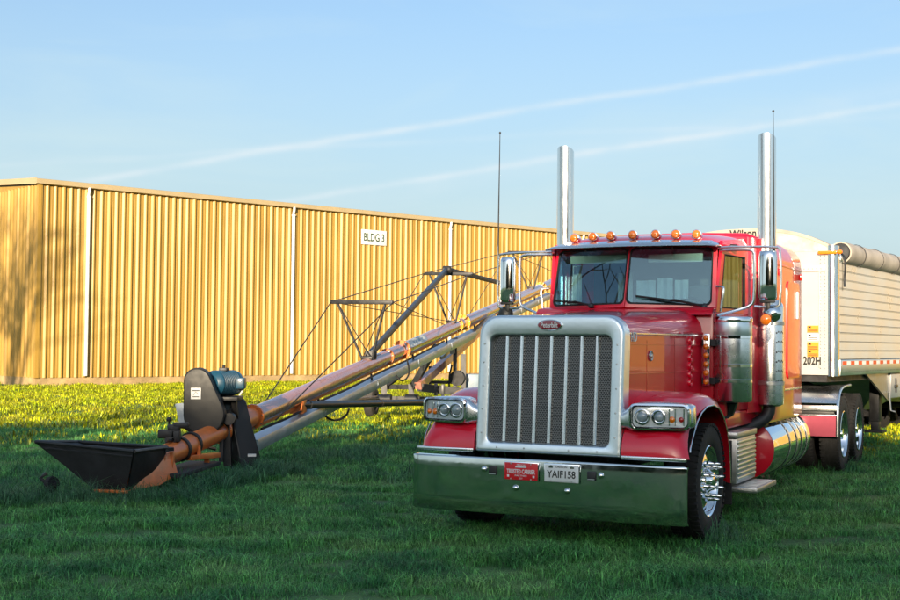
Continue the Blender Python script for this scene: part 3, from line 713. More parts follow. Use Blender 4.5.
    for x in (-.45, 0, .45):
        g = G(); g.cyl((x, 2.33, 2.60), (x, 2.30, 2.665), .008, n=6); g.build('visor_bracket', 'steel_dark', truck)
    # seven bullet lights on the roof
    g = G(); g.lathe([(.012, .15), (.026, .13), (.038, .08), (.044, .03), (.046, 0), (.048, -.012), (.044, -.014)], (0, 0, 0), (0, 1, 0), 20); g.box((-.018, .03, -.052), (.018, .09, -.02), .006); bm_ = g.mesh('light_body', 'chrome')
    g = G(); g.lathe([(.043, -.010), (.042, -.022), (.034, -.034), (.018, -.041), (.001, -.043)], (0, 0, 0), (0, 1, 0), 20); lm = g.mesh('lens', 'amber')
    for x in (-.635, -.43, -.235, 0, .235, .44, .645):
        o = link('roof_light', bm_, truck, loc=(x, 2.475 + .07 * x * x, 2.772 - .03 * x * x)); link('lens', lm, o)
    # inside
    g = G(); g.box((-.82, 2.36, 1.0), (.82, 3.6, 1.12)); g.box((-.80, 3.56, 1.1), (.80, 3.6, 2.70)); g.box((-.84, 2.6, 2.62), (.84, 3.6, 2.66)); g.build('cab_interior', 'cab_trim', truck)
    g = G(); g.box((-.80, 2.36, 1.75), (.80, 2.62, 2.00), .05); g.build('dashboard', 'dash', truck)
    for x in (-.45, .45):
        g = G(); g.box((x - .25, 2.95, 1.35), (x + .25, 3.4, 1.50), .05); g.box((x - .24, 3.32, 1.5), (x + .24, 3.44, 2.10), .05); g.box((x - .13, 3.34, 2.1), (x + .13, 3.42, 2.30), .04); g.build('seat', 'seat_grey', truck)
    g = G(); c0, ax = V(.45, 2.70, 2.02), V(0, -.55, .8).normalized(); a = ax.orthogonal().normalized(); b = ax.cross(a)
    g.tube([c0 + (a * cos(t) + b * sin(t)) * .22 for t in [2 * pi * k / 24 for k in range(25)]], .014, 6); g.tube([c0 + a * .22, c0 - a * .22], .012, 5); g.tube([c0, c0 - ax * .3], .03, 6); g.build('steering_wheel', 'dash', truck)
    def pleat(x0, x1, y, z0, z1, n):
        g = G(); R = [[], []]
        for k in range(n * 6 + 1):
            t = k / (n * 6); yy = y + .025 * sin(2 * pi * n * t)
            R[0].append(V(x0 + (x1 - x0) * t, yy, z0)); R[1].append(V(x0 + (x1 - x0) * t, yy, z1))
        g.loft(R, closed=False); return g.build('curtain', 'curtain', truck)
    pleat(-.02, .18, 2.66, 2.13, 2.32, 1); pleat(.20, .36, 2.66, 2.12, 2.34, 1); pleat(.38, .52, 2.66, 2.13, 2.32, 1); pleat(-.33, -.17, 3.0, 2.05, 2.42, 1); pleat(-.80, -.70, 2.9, 2.05, 2.5, 1)
    for x0, x1 in ((-.68, -.08), (.14, .70)):
        g = G(); g.box((x0, 2.50 if x0 < 0 else 2.53, 2.49), (x1, 2.515 if x0 < 0 else 2.545, 2.575), .007); g.build('inner_visor', 'visor_cream', truck)
cab()

def sleeper():
    y0, y1, w, zb, zt, r = 3.63, 5.63, 1.085, .87, 2.865, .27
    def sec(y, k=1., cr=0.):
        P = [(w - cr, zb), (w - cr, 1.3), (w - cr, 2.0), (w - cr, zt - r)]
        for i in range(1, 9):
            a = radians(90 * i / 8); P.append((w - cr - r + r * cos(a), zt - cr - r + r * sin(a)))
        P.append((.3, zt - cr + .02))
        return [V(x, y, z) for x, z in P] + [V(-x, y, z) for x, z in P[::-1]]
    g = G(); g.loft([sec(y0, cr=.05), sec(y0 + .012, cr=.02), sec(y0 + .05, cr=0), sec(y0 + .7), sec(y0 + 1.3), sec(y1 - .06), sec(y1 - .015, cr=.02), sec(y1, cr=.06)]); sl = g.build('sleeper', 'red_paint', truck, 40)
    for s in (-1, 1):
        X = lambda d: s * (w + d)
        # baggage door outline + vent window panel, proud of the side
        for (ya, yb, za, zc_) in ((4.70, 5.42, 1.30, 2.40), (3.85, 4.55, 1.05, 1.62)):
            P = [((ya + yb) / 2 + a, (za + zc_) / 2 + b) for a, b in rrect((yb - ya) / 2, -(zc_ - za) / 2, (zc_ - za) / 2, .09, .09, 5)]; Q = [((ya + yb) / 2 + a, (za + zc_) / 2 + b) for a, b in rrect((yb - ya) / 2 - .02, -(zc_ - za) / 2 + .02, (zc_ - za) / 2 - .02, .075, .075, 5)]
            g = G(); g.loft([[V(X(-.004), y, z) for y, z in P], [V(X(.012), y, z) for y, z in P], [V(X(.014), y, z) for y, z in Q]]); d = g.build('hatch', 'red_paint', sl)
        g = G(); g.box((min(X(.012), X(.035)), 5.18, 1.98), (max(X(.012), X(.035)), 5.26, 2.30), .012); g.build('handle', 'white_paint', sl)
        for zz, nm in ((1.18, 'polished_aluminium'), (2.56, 'red_paint')):
            g = G(); g.box((min(X(-.002), X(.008)), y0 + .06, zz - .012), (max(X(-.002), X(.008)), y1 - .06, zz + .012), .004); g.build('moulding', nm, sl)
        for yy in (4.3, 5.5):
            g = G(); g.box((min(X(0), X(.02)), yy - .035, 2.44), (max(X(0), X(.02)), yy + .035, 2.52), .01); g.build('marker_light', 'red_lens', sl)
        g = G(); g.box((min(s * .60, s * 1.06), y0 + .05, .845), (max(s * .60, s * 1.06), y1 - .1, .868)); g.build('sleeper_skirt', 'red_paint_dark', truck)
sleeper()

def air_cleaner(s):
    cx, cy, r = s * 1.05, 2.30, .183
    g = G(); g.lathe([(r * .7, 1.125), (r * .94, 1.13), (r, 1.15), (r, 1.885), (r * .985, 1.895)], (cx, cy, 0), (0, 0, 1), 40); a = g.build('air_cleaner', 'polished_aluminium', truck, 30)
    g = G(); g.lathe([(r * 1.03, 1.885), (r * 1.04, 1.895), (r * 1.04, 1.925), (r * 1.0, 1.938), (r * .5, 1.945), (.001, 1.946)], (cx, cy, 0), (0, 0, 1), 40); g.build('lid', 'chrome', a, 30)
    g = G(); g.lathe([(r * 1.004, 1.755), (r * 1.012, 1.76), (r * 1.012, 1.875), (r * 1.004, 1.88)], (cx, cy, 0), (0, 0, 1), 40, (False, False)); g.build('screen_band', 'brushed_aluminium', a)
    for z in (1.745, 1.475, 1.330):
        g = G(); g.lathe([(r * 1.0, z - .016), (r * 1.02, z - .014), (r * 1.02, z + .014), (r * 1.0, z + .016)], (cx, cy, 0), (0, 0, 1), 40, (False, False)); g.build('strap', 'chrome', a)
    # light bar with six amber bullets
    g = G(); g.box((min(s * .825, s * .885), 2.075, 1.285), (max(s * .825, s * .885), 2.09, 1.775), .006); b = g.build('light_bar', 'chrome', a)
    for k in range(6):
        z = 1.735 - k * .083; g = G(); g.lathe([(.012, -.012), (.025, .0), (.028, .012), (.024, .022), (.012, .030), (.001, .032)], (s * .855, 2.078, z), (0, -1, 0), 14); g.build('amber_light', 'amber', b)
    g = G(); g.box((min(s * .80, s * .93), 2.12, 1.30), (max(s * .80, s * .93), 2.2, 1.36)); g.box((min(s * .80, s * .93), 2.12, 1.66), (max(s * .80, s * .93), 2.2, 1.72)); g.tube([(s * 1.0, 2.36, 1.14), (s * .96, 2.40, 1.02), (s * .7, 2.42, .98)], .09, 10, 1); g.build('bracket', 'black_paint', a)
for s in (-1, 1): air_cleaner(s)

def stack(s):
    x, y, r = s * 1.12, 3.50, .0945
    g = G(); n = 28; top = [V(x + r * cos(2 * pi * k / n), y + r * sin(2 * pi * k / n), 3.83 - .05 * sin(2 * pi * k / n)) for k in range(n)]
    base = lambda z, q=1.: [V(x + q * r * cos(2 * pi * k / n), y + q * r * sin(2 * pi * k / n), z) for k in range(n)]
    inn = [V(x + (p.x - x) * .95, y + (p.y - y) * .95, p.z) for p in top]; inb = [V(p.x, p.y, p.z - .5) for p in inn]
    g.loft([base(1.9), base(2.4), base(3.0), top, inn, inb], cap=(True, True)); st = g.build('exhaust_stack', 'stack_chrome', truck, 40)
    g = G(); g.lathe([(.10, 1.04), (.135, 1.06), (.14, 1.10), (.14, 2.06), (.13, 2.10), (.098, 2.14)], (x + s * .02, y + .06, 0), (0, 0, 1), 32); hs = g.build('heat_shield', 'polished_aluminium', st, 30)
    for k in range(14):
        for j in range(-2, 3):
            a_ = (0 if s > 0 else pi) - s * (.55 + j * .16); c_ = V(x + s * .02 + .139 * cos(a_), y + .06 + .139 * sin(a_), 1.30 + k * .05 + (.012 if j % 2 else 0))
            if k % 2 == 0:
                nn = V(cos(a_), sin(a_), 0); g = G(); g.lathe([(.010, 0), (.010, .0015)], c_, nn, 6); g.build('shield_hole', 'steel_dark', hs)
    for z in (1.28, 1.9, 2.24):
        g = G(); q = .142 if z < 2 else .0985; cc = (x + s * .02, y + .06, 0) if z < 2 else (x, y, 0); g.lathe([(q, z - .02), (q + .006, z - .018), (q + .006, z + .018), (q, z + .02)], cc, (0, 0, 1), 28, (False, False)); g.box((cc[0] + .0 - .015, cc[1] - q - .03, z - .015), (cc[0] + .015, cc[1] - q, z + .015), .003); g.build('clamp', 'dull_aluminium', st)
    g = G(); g.tube([(x + s * .02, y + .06, 1.08), (x + s * .0, y + .04, .92), (s * .92, y - .1, .80), (s * .6, y - .25, .78), (s * .4, y - .3, .78)], .065, 12, 2); g.build('elbow', 'steel_dark', st)
    # stainless splash plate behind the cab
    g = G(); g.box((min(s * .93, s * 1.0), 3.33, 1.06), (max(s * .93, s * 1.0), 3.345, 2.62), .004); g.build('splash_plate', 'polished_aluminium', st)
for s in (-1, 1): stack(s)

def mirror(s):
    y = 2.45
    xo, xi = 1.475, 1.225
    g = G()
    g.tube([(s * .86, 2.50, 2.622), (s * 1.05, y, 2.622), (s * (xo - .04), y, 2.612), (s * xo, y, 2.585), (s * xo, y, 2.07), (s * (xo - .04), y, 2.035), (s * 1.36, y, 2.03)], .0125, 8, 1); mo = g.build('mirror_bracket', 'polished_aluminium', truck)
    g = G(); g.tube([(s * .88, 2.50, 2.595), (s * 1.12, y, 2.595), (s * (xi - .02), y, 2.585), (s * xi, y, 2.54), (s * xi, y, 2.12), (s * (xi - .03), y, 2.05), (s * 1.05, y - .04, 2.00), (s * .90, 2.30, 1.955)], .0145, 8, 1); g.tube([(s * xi, y, 2.045), (s * 1.36, y, 2.03), (s * (xo - .05), y, 2.033)], .012, 8); g.build('mirror_arm', 'polished_aluminium', mo)
    # grab tube by the windshield post
    g = G(); g.tube([(s * .92, 2.36, 1.99), (s * .95, 2.36, 2.20), (s * .94, 2.37, 2.235), (s * .87, 2.40, 2.24)], .012, 8, 1); g.build('grab_tube', 'polished_aluminium', mo)
    # head: rounded chrome shell, glass facing back
    cx = s * 1.355
    rings = []
    for z, k in ((2.10, .80), (2.108, .93), (2.13, 1), (2.30, 1), (2.52, 1), (2.562, .93), (2.572, .78)):
        rings.append([V(cx + k * .088 * cos(t), y - .005 - k * .062 * sin(t) if sin(t) > 0 else y - .005, z) for t in [2 * pi * q / 24 for q in range(24)]])
    g = G(); g.loft(rings); h = g.build('mirror_head', 'chrome', mo, 40)
    g = G(); g.box((cx - .075, y - .004, 2.125), (cx + .075, y + .004, 2.55), .01); g.build('mirror_glass', 'mirror_glass', h)
    g = G(); g.box((cx - .072, y - .052, 2.075), (cx + .072, y - .0, 2.10), .012); g.box((cx - .02, y - .03, 2.0), (cx + .02, y, 2.08), .005); g.build('mirror_base', 'black_plastic', mo)
    # convex spot mirror below
    c = V(s * 1.39, y + .02, 1.975); g = G(); g.lathe([(.001, -.06), (.045, -.05), (.078, -.02), (.086, .0), (.082, .008), (.001, .012)], c, (0, 1, 0), 24); g.build('spot_mirror', 'chrome' if s > 0 else 'black_plastic', mo)
    c = V(s * 1.345, y - .05, 1.915)
    if s > 0:
        g = G(); g.lathe([(.048, .02), (.052, 0), (.050, -.012), (.036, -.024), (.001, -.03)], c, (0, 1, 0), 20); g.build('side_lamp', 'amber', mo)
    g = G(); g.cyl((s * 1.0, y + .23, 2.635), (s * .94, y + .20, 2.645), .03, .022, 10); g.build('mount', 'black_plastic', mo)
    # antenna on the bracket
    g = G(); b0 = V(s * 1.475, y, 2.60) if s < 0 else V(1.385, y + .12, 2.60); tip = V(s * 1.462, y, 3.90) if s < 0 else V(1.375, y + .14, 3.945); g.tube([b0, b0.lerp(tip, .5), tip], lambda t: .009 - .005 * t, 6); g.cyl(b0 - V(0, 0, .04), b0 + V(0, 0, .10), .014, .010, 8); g.sphere(tip, .012, n=8); g.build('antenna', 'steel_dark', truck)
mat('mirror_glass', (.85, .87, .88), .01, 1)
for s in (-1, 1): mirror(s)

def step_and_tank(s):
    bx = lambda g, x0, y0, z0, x1, y1, z1, b=.006: g.box((min(s * x0, s * x1), y0, z0), (max(s * x0, s * x1), y1, z1), b)
    g = G(); bx(g, .55, 2.36, .34, 1.075, 3.16, .77); bo = g.build('battery_box', 'dull_aluminium', truck)
    g = G(); bx(g, .55, 2.33, .775, 1.09, 3.18, .835, .008); g.build('box_lid', 'tread_plate', bo)
    for k in range(9):
        z = .375 + k * .043; g = G(); bx(g, 1.076, 2.39, z, 1.088, 3.14, z + .028, .004); g.build('slat', 'brushed_aluminium', bo)
    g = G(); bx(g, .80, 2.34, .265, 1.275, 3.22, .315, .008); st = g.build('step', 'tread_plate', truck)
    for k in range(7):
        g = G(); y = 2.42 + k * .115; bx(g, .86, y, .312, 1.25, y + .045, .322, .003); g.build('tread_bar', 'dull_aluminium', st)
    for y in (2.5, 3.0):
        g = G(); bx(g, .60, y, .30, .9, y + .05, .36); g.build('step_bracket', 'steel_dark', st)
    cx, cz, r, y0, y1 = s * .815, .565, .325, 3.80, 5.86
    g = G(); g.lathe([(r * .985, y0), (r, y0 + .02), (r, y1 - .02), (r * .96, y1), (r * .9, y1 + .02)], (cx, 0, cz), (0, 1, 0), 48); t = g.build('fuel_tank', 'chrome', truck, 30)
    g = G(); g.lathe([(.001, -.055), (r * .5, -.045), (r * .85, -.02), (r * .975, -.0)], (cx, y0, cz), (0, 1, 0), 48); g.build('tank_end', 'red_paint', t, 60)
    for y in (4.62, 5.02, 5.30, 5.62):
        g = G(); g.lathe([(r, y - .03), (r + .012, y - .028), (r + .012, y + .028), (r, y + .03)], (cx, 0, cz), (0, 1, 0), 48, (False, False)); g.build('strap', 'polished_aluminium', t)
        g = G(); g.lathe([(r + .0005, y - .042), (r + .004, y - .042), (r + .004, y - .032), (r + .0005, y - .032)], (cx, 0, cz), (0, 1, 0), 48, (False, False)); g.build('strap_rubber', 'rubber', t)
    c = V(cx + s * .19, 4.25, cz + .265); g = G(); g.lathe([(.055, -.03), (.055, .025), (.048, .035), (.001, .037)], c, (s * .55, 0, .83), 16); g.build('filler_cap', 'steel_dark', t)
mat('tread_plate', (.52, .53, .53), .38, 1, var=.12, vscale=18, bump=.5, bscale=55, rvar=.1)
for s in (-1, 1): step_and_tank(s)

# wheels --------------------------------------------------------------
def tyre_mesh(R, w, lug=True):
    """axis along x, outer face towards +x, centre at origin"""
    prof = [(.305, .40 * w), (.33, .47 * w), (.38, .50 * w), (R - .06, .485 * w), (R - .022, .45 * w), (R - .004, .40 * w), (R, .30 * w), (R, 0)]
    P = prof + [(r, -x) for r, x in prof[-2::-1]]
    g = G(); g.lathe([(r, x) for r, x in P], (0, 0, 0), (1, 0, 0), 56, (False, False))
    if lug:
        for k in range(56):
            a = 2 * pi * k / 56
            for sx in (-1, 1):
                c = V(sx * .36 * w, R * cos(a), R * sin(a)); n = V(0, cos(a), sin(a)); t = V(0, -sin(a), cos(a)); mt = frame_mtx((1, 0, 0), t, n, c)
                g.box((-.13 * w, -.016, -.02), (.13 * w, .016, .006), 0, 1, mt)
        for x in (-.12, .12):
            g.lathe([(R - .002, x * w - .01), (R + .006, x * w - .008), (R + .006, x * w + .008), (R - .002, x * w + .01)], (0, 0, 0), (1, 0, 0), 56, (False, False))
    return g.mesh('tyre', 'rubber', 30)
TYF = tyre_mesh(.495, .27); TYD = tyre_mesh(.50, .25)
def front_rim():
    g = G(); g.lathe([(.315, -.10), (.305, .085), (.312, .112), (.302, .118), (.288, .108), (.280, .07), (.262, .055), (.225, .078), (.19, .085), (.12, .085), (.115, .10), (.001, .10)], (0, 0, 0), (1, 0, 0), 48, (False, True)); return g.mesh('rim', 'chrome', 40)
def drive_rim():
    g = G(); g.lathe([(.312, .118), (.302, .122), (.290, .112), (.282, .08), (.276, -.02), (.262, -.04), (.21, -.05), (.17, -.055), (.13, -.055), (.001, -.055)], (0, 0, 0), (1, 0, 0), 48, (False, True)); return g.mesh('rim', 'chrome', 40)
RF, RD = front_rim(), drive_rim()
g = G(); g.lathe([(.030, -.004), (.030, .0)], (0, 0, 0), (1, 0, 0), 14); HOLE = g.mesh('hand_hole', 'steel_dark')
g = G(); g.lathe([(.022, 0), (.022, .03), (.017, .04), (.016, .075), (.011, .105), (.004, .12), (.001, .121)], (0, 0, 0), (1, 0, 0), 12); LUG = g.mesh('lug_nut', 'chrome')
g = G(); g.lathe([(.105, 0), (.104, .012), (.085, .03), (.075, .055), (.05, .065), (.001, .067)], (0, 0, 0), (1, 0, 0), 28); HUBF = g.mesh('hub_cap', 'chrome')
g = G(); g.lathe([(.11, 0), (.11, .09), (.10, .12), (.075, .13), (.07, .16), (.001, .165)], (0, 0, 0), (1, 0, 0), 28); HUBD = g.mesh('hub_cap', 'chrome')
def wheel(root, loc, s, front=True, outer=True, name='wheel', mats=None):
    t = link(name, TYF if front else TYD, root, loc=loc); t.rotation_euler = (0, 0, 0 if s > 0 else pi)
    if not outer: return t
    rm = link('rim', RF if front else RD, t)
    link('hub_cap', HUBF if front else HUBD, t, loc=(.098 if front else -.056, 0, 0))
    for k in range(10):
        a = 2 * pi * k / 10 + .2
        link('lug_nut', LUG, t, loc=(.084 if front else -.056, .152 * cos(a), .152 * sin(a)))
        a += pi / 10; o = link('hand_hole', HOLE, t, loc=(.0685 if front else -.0415, .236 * cos(a), .236 * sin(a))); o.rotation_euler = (0, 0, 0)
        o.rotation_euler = Vector((1, .10 * cos(a), .10 * sin(a))).to_track_quat('X', 'Z').to_euler()
    return t
for s in (-1, 1):
    wheel(truck, (s * 1.02, 1.12, .488), s)
    for y in (7.90, 9.22):
        wheel(truck, (s * 1.095, y, .495), s, False)
        wheel(truck, (s * .76, y, .495), s, False, False)

def chassis():
    for s in (-1, 1):
        g = G(); g.box((s * .43 - .045, .35, .72), (s * .43 + .045, 9.95, .98), .01); g.build('frame_rail', 'steel_dark', truck)
    for y in (7.90, 9.22):
        g = G(); g.cyl((-1.0, y, .495), (1.0, y, .495), .075, n=14); g.sphere((0, y, .495), .24, (1, .8, .9), 14); g.build('axle', 'steel_dark', truck)
        for s in (-1, 1):
            g = G(); g.box((s * .52 - .05, y - .45, .55), (s * .52 + .05, y + .35, .64), .01); g.cyl((s * .52, y + .25, .60), (s * .52, y + .25, .80), .12, n=12); g.build('suspension', 'steel_dark', truck)
    g = G(); g.box((-.95, .98, .40), (.95, 1.12, .50), .02); g.build('front_axle', 'steel_dark', truck)
    g = G(); g.box((-.40, .6, .55), (.40, 2.3, 1.55), .05); g.build('engine', 'steel_dark', truck)
    g = G(); g.box((-.50, .40, .75), (.50, .5, 1.78), .02); g.build('radiator', 'black_plastic', truck)
    g = G(); g.box((-.45, 8.05, 1.02), (.45, 9.0, 1.10), .02); g.lathe([(.46, 1.10), (.46, 1.16), (.43, 1.18)], (0, 8.5, 0), (0, 0, 1), 28); g.box((-.5, 8.3, .98), (.5, 8.7, 1.03)); g.build('fifth_wheel', 'steel_dark', truck)
    # chassis skirt and quarter fenders ahead of the drive wheels
    for s in (-1, 1):
        bx = lambda g, x0, y0, z0, x1, y1, z1, b=.006: g.box((min(s * x0, s * x1), y0, z0), (max(s * x0, s * x1), y1, z1), b)
        P = [(7.20, .50), (7.20, .80), (7.24, .93), (7.34, 1.05), (7.50, 1.115), (7.75, 1.14), (8.25, 1.145)]
        a = [V(s * .62, y, z) for y, z in P]; b = [V(s * 1.235, y, z) for y, z in P]
        g = G(); g.loft([[p, q, q + V(0, .012, -.012), p + V(0, .012, -.012)] for p, q in zip(a[2:], b[2:])]); f = g.build('quarter_fender', 'polished_aluminium', truck, 40)
        g = G(); g.loft([[p + V(0, -.002, 0), q + V(0, -.002, 0), q + V(0, .014, 0), p + V(0, .014, 0)] for p, q in ((V(s * .62, 7.20, .50), V(s * 1.232, 7.20, .50)), (V(s * .62, 7.20, .77), V(s * 1.232, 7.20, .77)))]); g.build('fender_panel', 'pink_panel', f)
        g = G(); bx(g, .62, 7.188, .785, 1.20, 7.202, .825, .004); g.build('slot', 'black_plastic', f)
        g = G(); bx(g, .62, 7.190, .83, 1.235, 7.206, .90, .004); bx(g, .62, 7.188, .765, 1.235, 7.2, .783, .003); g.build('fender_band', 'polished_aluminium', f)
        g = G(); g.tube([q + V(s * .002, 0, 0) for q in [V(s * 1.232, 7.20, .50)] + b[1:]], .020, 8, 1); g.build('fender_edge', 'polished_aluminium', f)
        g = G(); bx(g, .45, 7.6, .90, .70, 7.66, .96); bx(g, .62, 7.4, .96, .68, 7.46, 1.08); g.build('fender_bracket', 'steel_dark', f)
    g = G(); g.box((-.9, 6.2, .50), (-.5, 6.9, .80), .03); g.cyl((.62, 6.1, .62), (.62, 6.95, .62), .15, n=16); g.build('air_tank', 'black_paint', truck)
    g = G(); g.box((-.55, 5.75, .985), (.55, 7.1, 1.0)); g.build('deck_plate', 'tread_plate', truck)
    for k, x in enumerate((-.12, 0, .12)):
        g = G(); g.tube([(x, 5.70, 1.7), (x, 6.0, 1.25), (x * 1.3, 6.6, 1.2), (x, 7.2, 1.55)], .018, 6, 2); g.build('air_hose', 'rubber', truck)
chassis()

# ------------------------------------------------------------------ trailer
TDL = .12
_o = TM @ V(1.19, 7.37, 0); TROT = -(YAW + TDL)
_rx = Vector((cos(TROT), sin(TROT), 0)); _o = _o - _rx * 1.27
trailer = thing('grain_trailer', 'white and aluminium hopper trailer with a rolled tarp, coupled behind the red truck', 'trailer', (_o.x, _o.y, 0), TROT)
def make_trailer():
    HW, ZB, ZT, L = 1.27, 1.29, 2.80, 12.2
    T = trailer
    arch = lambda x, base=2.995, rise=.265: base + rise * (1 - (abs(x) / 1.2) ** 2.6)
    xs = [-1.18 + 2.36 * k / 24 for k in range(25)]
    poly = [V(1.18, 0, ZB + .003), V(-1.18, 0, ZB + .003), V(-1.18, 0, 2.93), V(1.18, 0, 2.93)]
    cap_ = [V(1.18, 0, 2.931), V(-1.18, 0, 2.931)] + [V(x, 0, arch(x)) for x in xs]
    g = G(); g.prism(cap_, (0, -.004, 0), (0, .05, 0)); g.build('tarp_end_cap', 'tarp_light', T, 20)
    g = G(); g.prism(poly, (0, .0, 0), (0, .05, 0)); fw = g.build('front_wall', 'trailer_white', T, 20)
    g = G(); g.loft([[V(x, -.012, arch(x) - .03), V(x, -.012, arch(x) + .012), V(x, .16, arch(x) + .012), V(x, .16, arch(x) - .03)] for x in xs]); g.build('arch_rail', 'tarp', T)
    # arched tarp top
    g = G(); g.loft([[V(x * 1.03, y, arch(x * .98, 2.93 - .05 * (y > 2), .30 - .03 * sin(y * 1.3)) + .004) for x in xs] for y in [.17 + k * .6 for k in range(21)]], closed=False); g.build('tarp_cover', 'tarp', T, 50)
    # grey board along the top of the front wall, riveted
    g = G(); g.box((-1.16, -.018, 2.66), (1.14, -.002, 2.74), .004); g.build('front_rail', 'trailer_white', T)
    for x in (.35, .78, 1.06):
        g = G(); g.box((x - .012, -.010, ZB + .1), (x + .012, .001, 2.66), .003); g.build('front_stiffener', 'trailer_white', T)
    g = G()
    for k in range(34):
        for x in (1.075, 1.13): g.lathe([(.008, 0), (.001, .005)], (x, -.001 if x > 1.1 else -.010, 1.38 + k * .045), (0, -1, 0), 6)
    for k in range(40): g.lathe([(.009, 0), (.001, .006)], (-1.1 + k * .056, -.018, 2.70), (0, -1, 0), 6)
    tag(g.build('rivet_row', 'dull_aluminium', fw), kind='stuff')
    # corner posts
    for s in (-1, 1):
        g = G(); q = [(1.175, -.012), (1.20, -.030), (1.245, -.028), (1.275, -.005), (1.290, .04), (1.288, .12), (1.26, .14), (1.19, .06)]
        g.loft([[V(s * x, y, z) for x, y in q] for z in (ZB - .01, 3.0)]); g.build('corner_post', 'polished_aluminium', T, 40)
        # side slats
        n = 11; h = (ZT - 1.50) / n
        for k in range(n):
            z = 1.50 + k * h
            g = G(); g.loft([[V(s * x, y, zz) for x, zz in ((HW - .02, z + .003), (HW + .004, z + .006), (HW + .006, z + h * .5), (HW + .004, z + h - .012), (HW + .014, z + h - .009), (HW + .014, z + h - .002), (HW - .02, z + h - .001))] for y in (.145, L)]); g.build('side_slat', 'trailer_side', T, 25)
        g = G(); g.box((min(s * 1.245, s * 1.30), .12, ZB - .004), (max(s * 1.245, s * 1.30), L, 1.495), .008); br = g.build('bottom_rail', 'brushed_aluminium', T)
        for k in range(int((L - .3) / .19)):
            g = G(); y = .22 + k * .19; g.box((min(s * 1.298, s * 1.303), y, 1.425), (max(s * 1.298, s * 1.303), y + .186, 1.475)); g.build('reflective_tape', 'tape_red' if k % 2 == 0 else 'white_paint', br)
        g = G()
        for k in range(150): g.lathe([(.009, 0), (.001, .006)], (s * 1.299, .18 + k * .075, 1.335), (s, 0, 0), 6)
        tag(g.build('rivet_row', 'steel_dark', br), kind='stuff')
        g = G(); g.box((min(s * 1.20, s * 1.30), .14, ZT), (max(s * 1.20, s * 1.30), L, 2.90), .01); g.build('top_rail', 'polished_aluminium', T)
    # rolled tarp down the left edge
    rings = []
    for k in range(60):
        y = .30 + (L - .4) * k / 59; w = .004 * sin(k * 1.7) + .003 * sin(k * .9)
        rings.append([V(1.25 + (.150 + w) * cos(a), y, 2.925 + (.145 + w * .6) * sin(a)) for a in [2 * pi * q / 20 for q in range(20)]])
    g = G(); g.loft(rings); tr = g.build('rolled_tarp', 'tarp', T, 50)
    for k in range(12):
        y = 1.0 + k * .95; g = G(); g.lathe([(.150, -.012), (.158, -.011), (.158, .011), (.150, .012)], (1.25, y, 2.925), (0, 1, 0), 20, (False, False)); g.build('tarp_strap', 'steel_dark', tr)
    g = G(); g.lathe([(.03, -.14), (.03, -.04), (.12, -.03), (.13, .0)], (1.25, .30, 2.925), (0, 1, 0), 18); g.build('tarp_roller', 'steel_dark', tr)
    g = G(); g.tube([(1.30, .16, 2.90), (1.36, .10, 2.86), (1.365, .12, 2.70), (1.345, .14, 2.56), (1.36, .10, 2.46)], .013, 6, 2); g.build('crank_handle', 'black_paint', T)
    g = G(); g.box((1.05, -.05, 2.885), (1.30, -.028, 2.93), .008); g.sphere((1.33, -.02, 2.91), .04, (1, 1, .8), 12); g.build('clearance_lamp', 'amber', T)
    # stickers and number on the front wall
    for z, m_ in ((1.90, 'decal_orange'), (1.79, 'label_white'), (1.67, 'decal_orange'), (1.575, 'decal_orange')):
        hh = .045 if z != 1.67 else .055
        g = G(); g.box((.90, -.016, z - hh), (1.05, -.011, z + hh), 0); o = g.build('warning_label', m_, T)
        g = G(); g.box((.91, -.0185, z - hh * .25), (1.04, -.0165, z - hh * .05)); g.box((.91, -.0185, z - hh * .7), (1.04, -.0165, z - hh * .5)); g.box((.915, -.0185, z + hh * .3), (.95, -.0165, z + hh * .8)); g.build('print', 'ink', o)
    text('lettering', '202H', .150, 'ink', T, frame_mtx((1, 0, 0), (0, 0, 1), (0, -1, 0), (.965, -.016, 1.475)), bold=.004, sx=.72)
    text('lettering', 'Wilson', .13, 'ink', T, frame_mtx((1, 0, 0), (0, 0, 1), (0, -1, 0), (.02, -.020, 3.205)), bold=.003)
    # underside: front plate, cross rails, gusset and landing gear, hopper chutes
    g = G(); g.box((-1.15, .02, 1.20), (1.15, 2.6, ZB - .006)); g.build('upper_coupler', 'steel_dark', T)
    g = G(); g.cyl((0, 1.02, 1.10), (0, 1.02, 1.22), .03, n=10); g.build('kingpin', 'steel_dark', T)
    for s in (-1, 1):
        g = G(); g.prism([V(s * 1.20, 1.75, 1.285), V(s * 1.20, 3.0, 1.285), V(s * 1.20, 3.0, .86)], (0, 0, 0), (-s * .03, 0, 0)); g.build('gusset', 'dull_aluminium', T)
        g = G(); g.box((s * 1.04 - .07, 2.80, .55), (s * 1.04 + .07, 2.98, 1.28), .01); g.box((s * 1.04 - .055, 2.82, .42), (s * 1.04 + .055, 2.96, .56), .006); lg = g.build('landing_leg', 'steel_dark', T)
        g = G(); g.box((s * 1.04 - .13, 2.74, .385), (s * 1.04 + .13, 3.04, .42), .01); g.build('foot', 'steel_dark', lg)
        g = G(); g.tube([(s * 1.14, 2.89, 1.0), (s * 1.24, 2.89, 1.0), (s * 1.26, 2.90, .72), (s * 1.33, 2.90, .70)], .014, 6); g.build('crank', 'dull_aluminium', lg)
        g = G(); g.box((min(s * 1.16, s * 1.235), 3.03, .90), (max(s * 1.16, s * 1.235), 4.4, 1.284), .01); cb = g.build('side_locker', 'trailer_white', T)
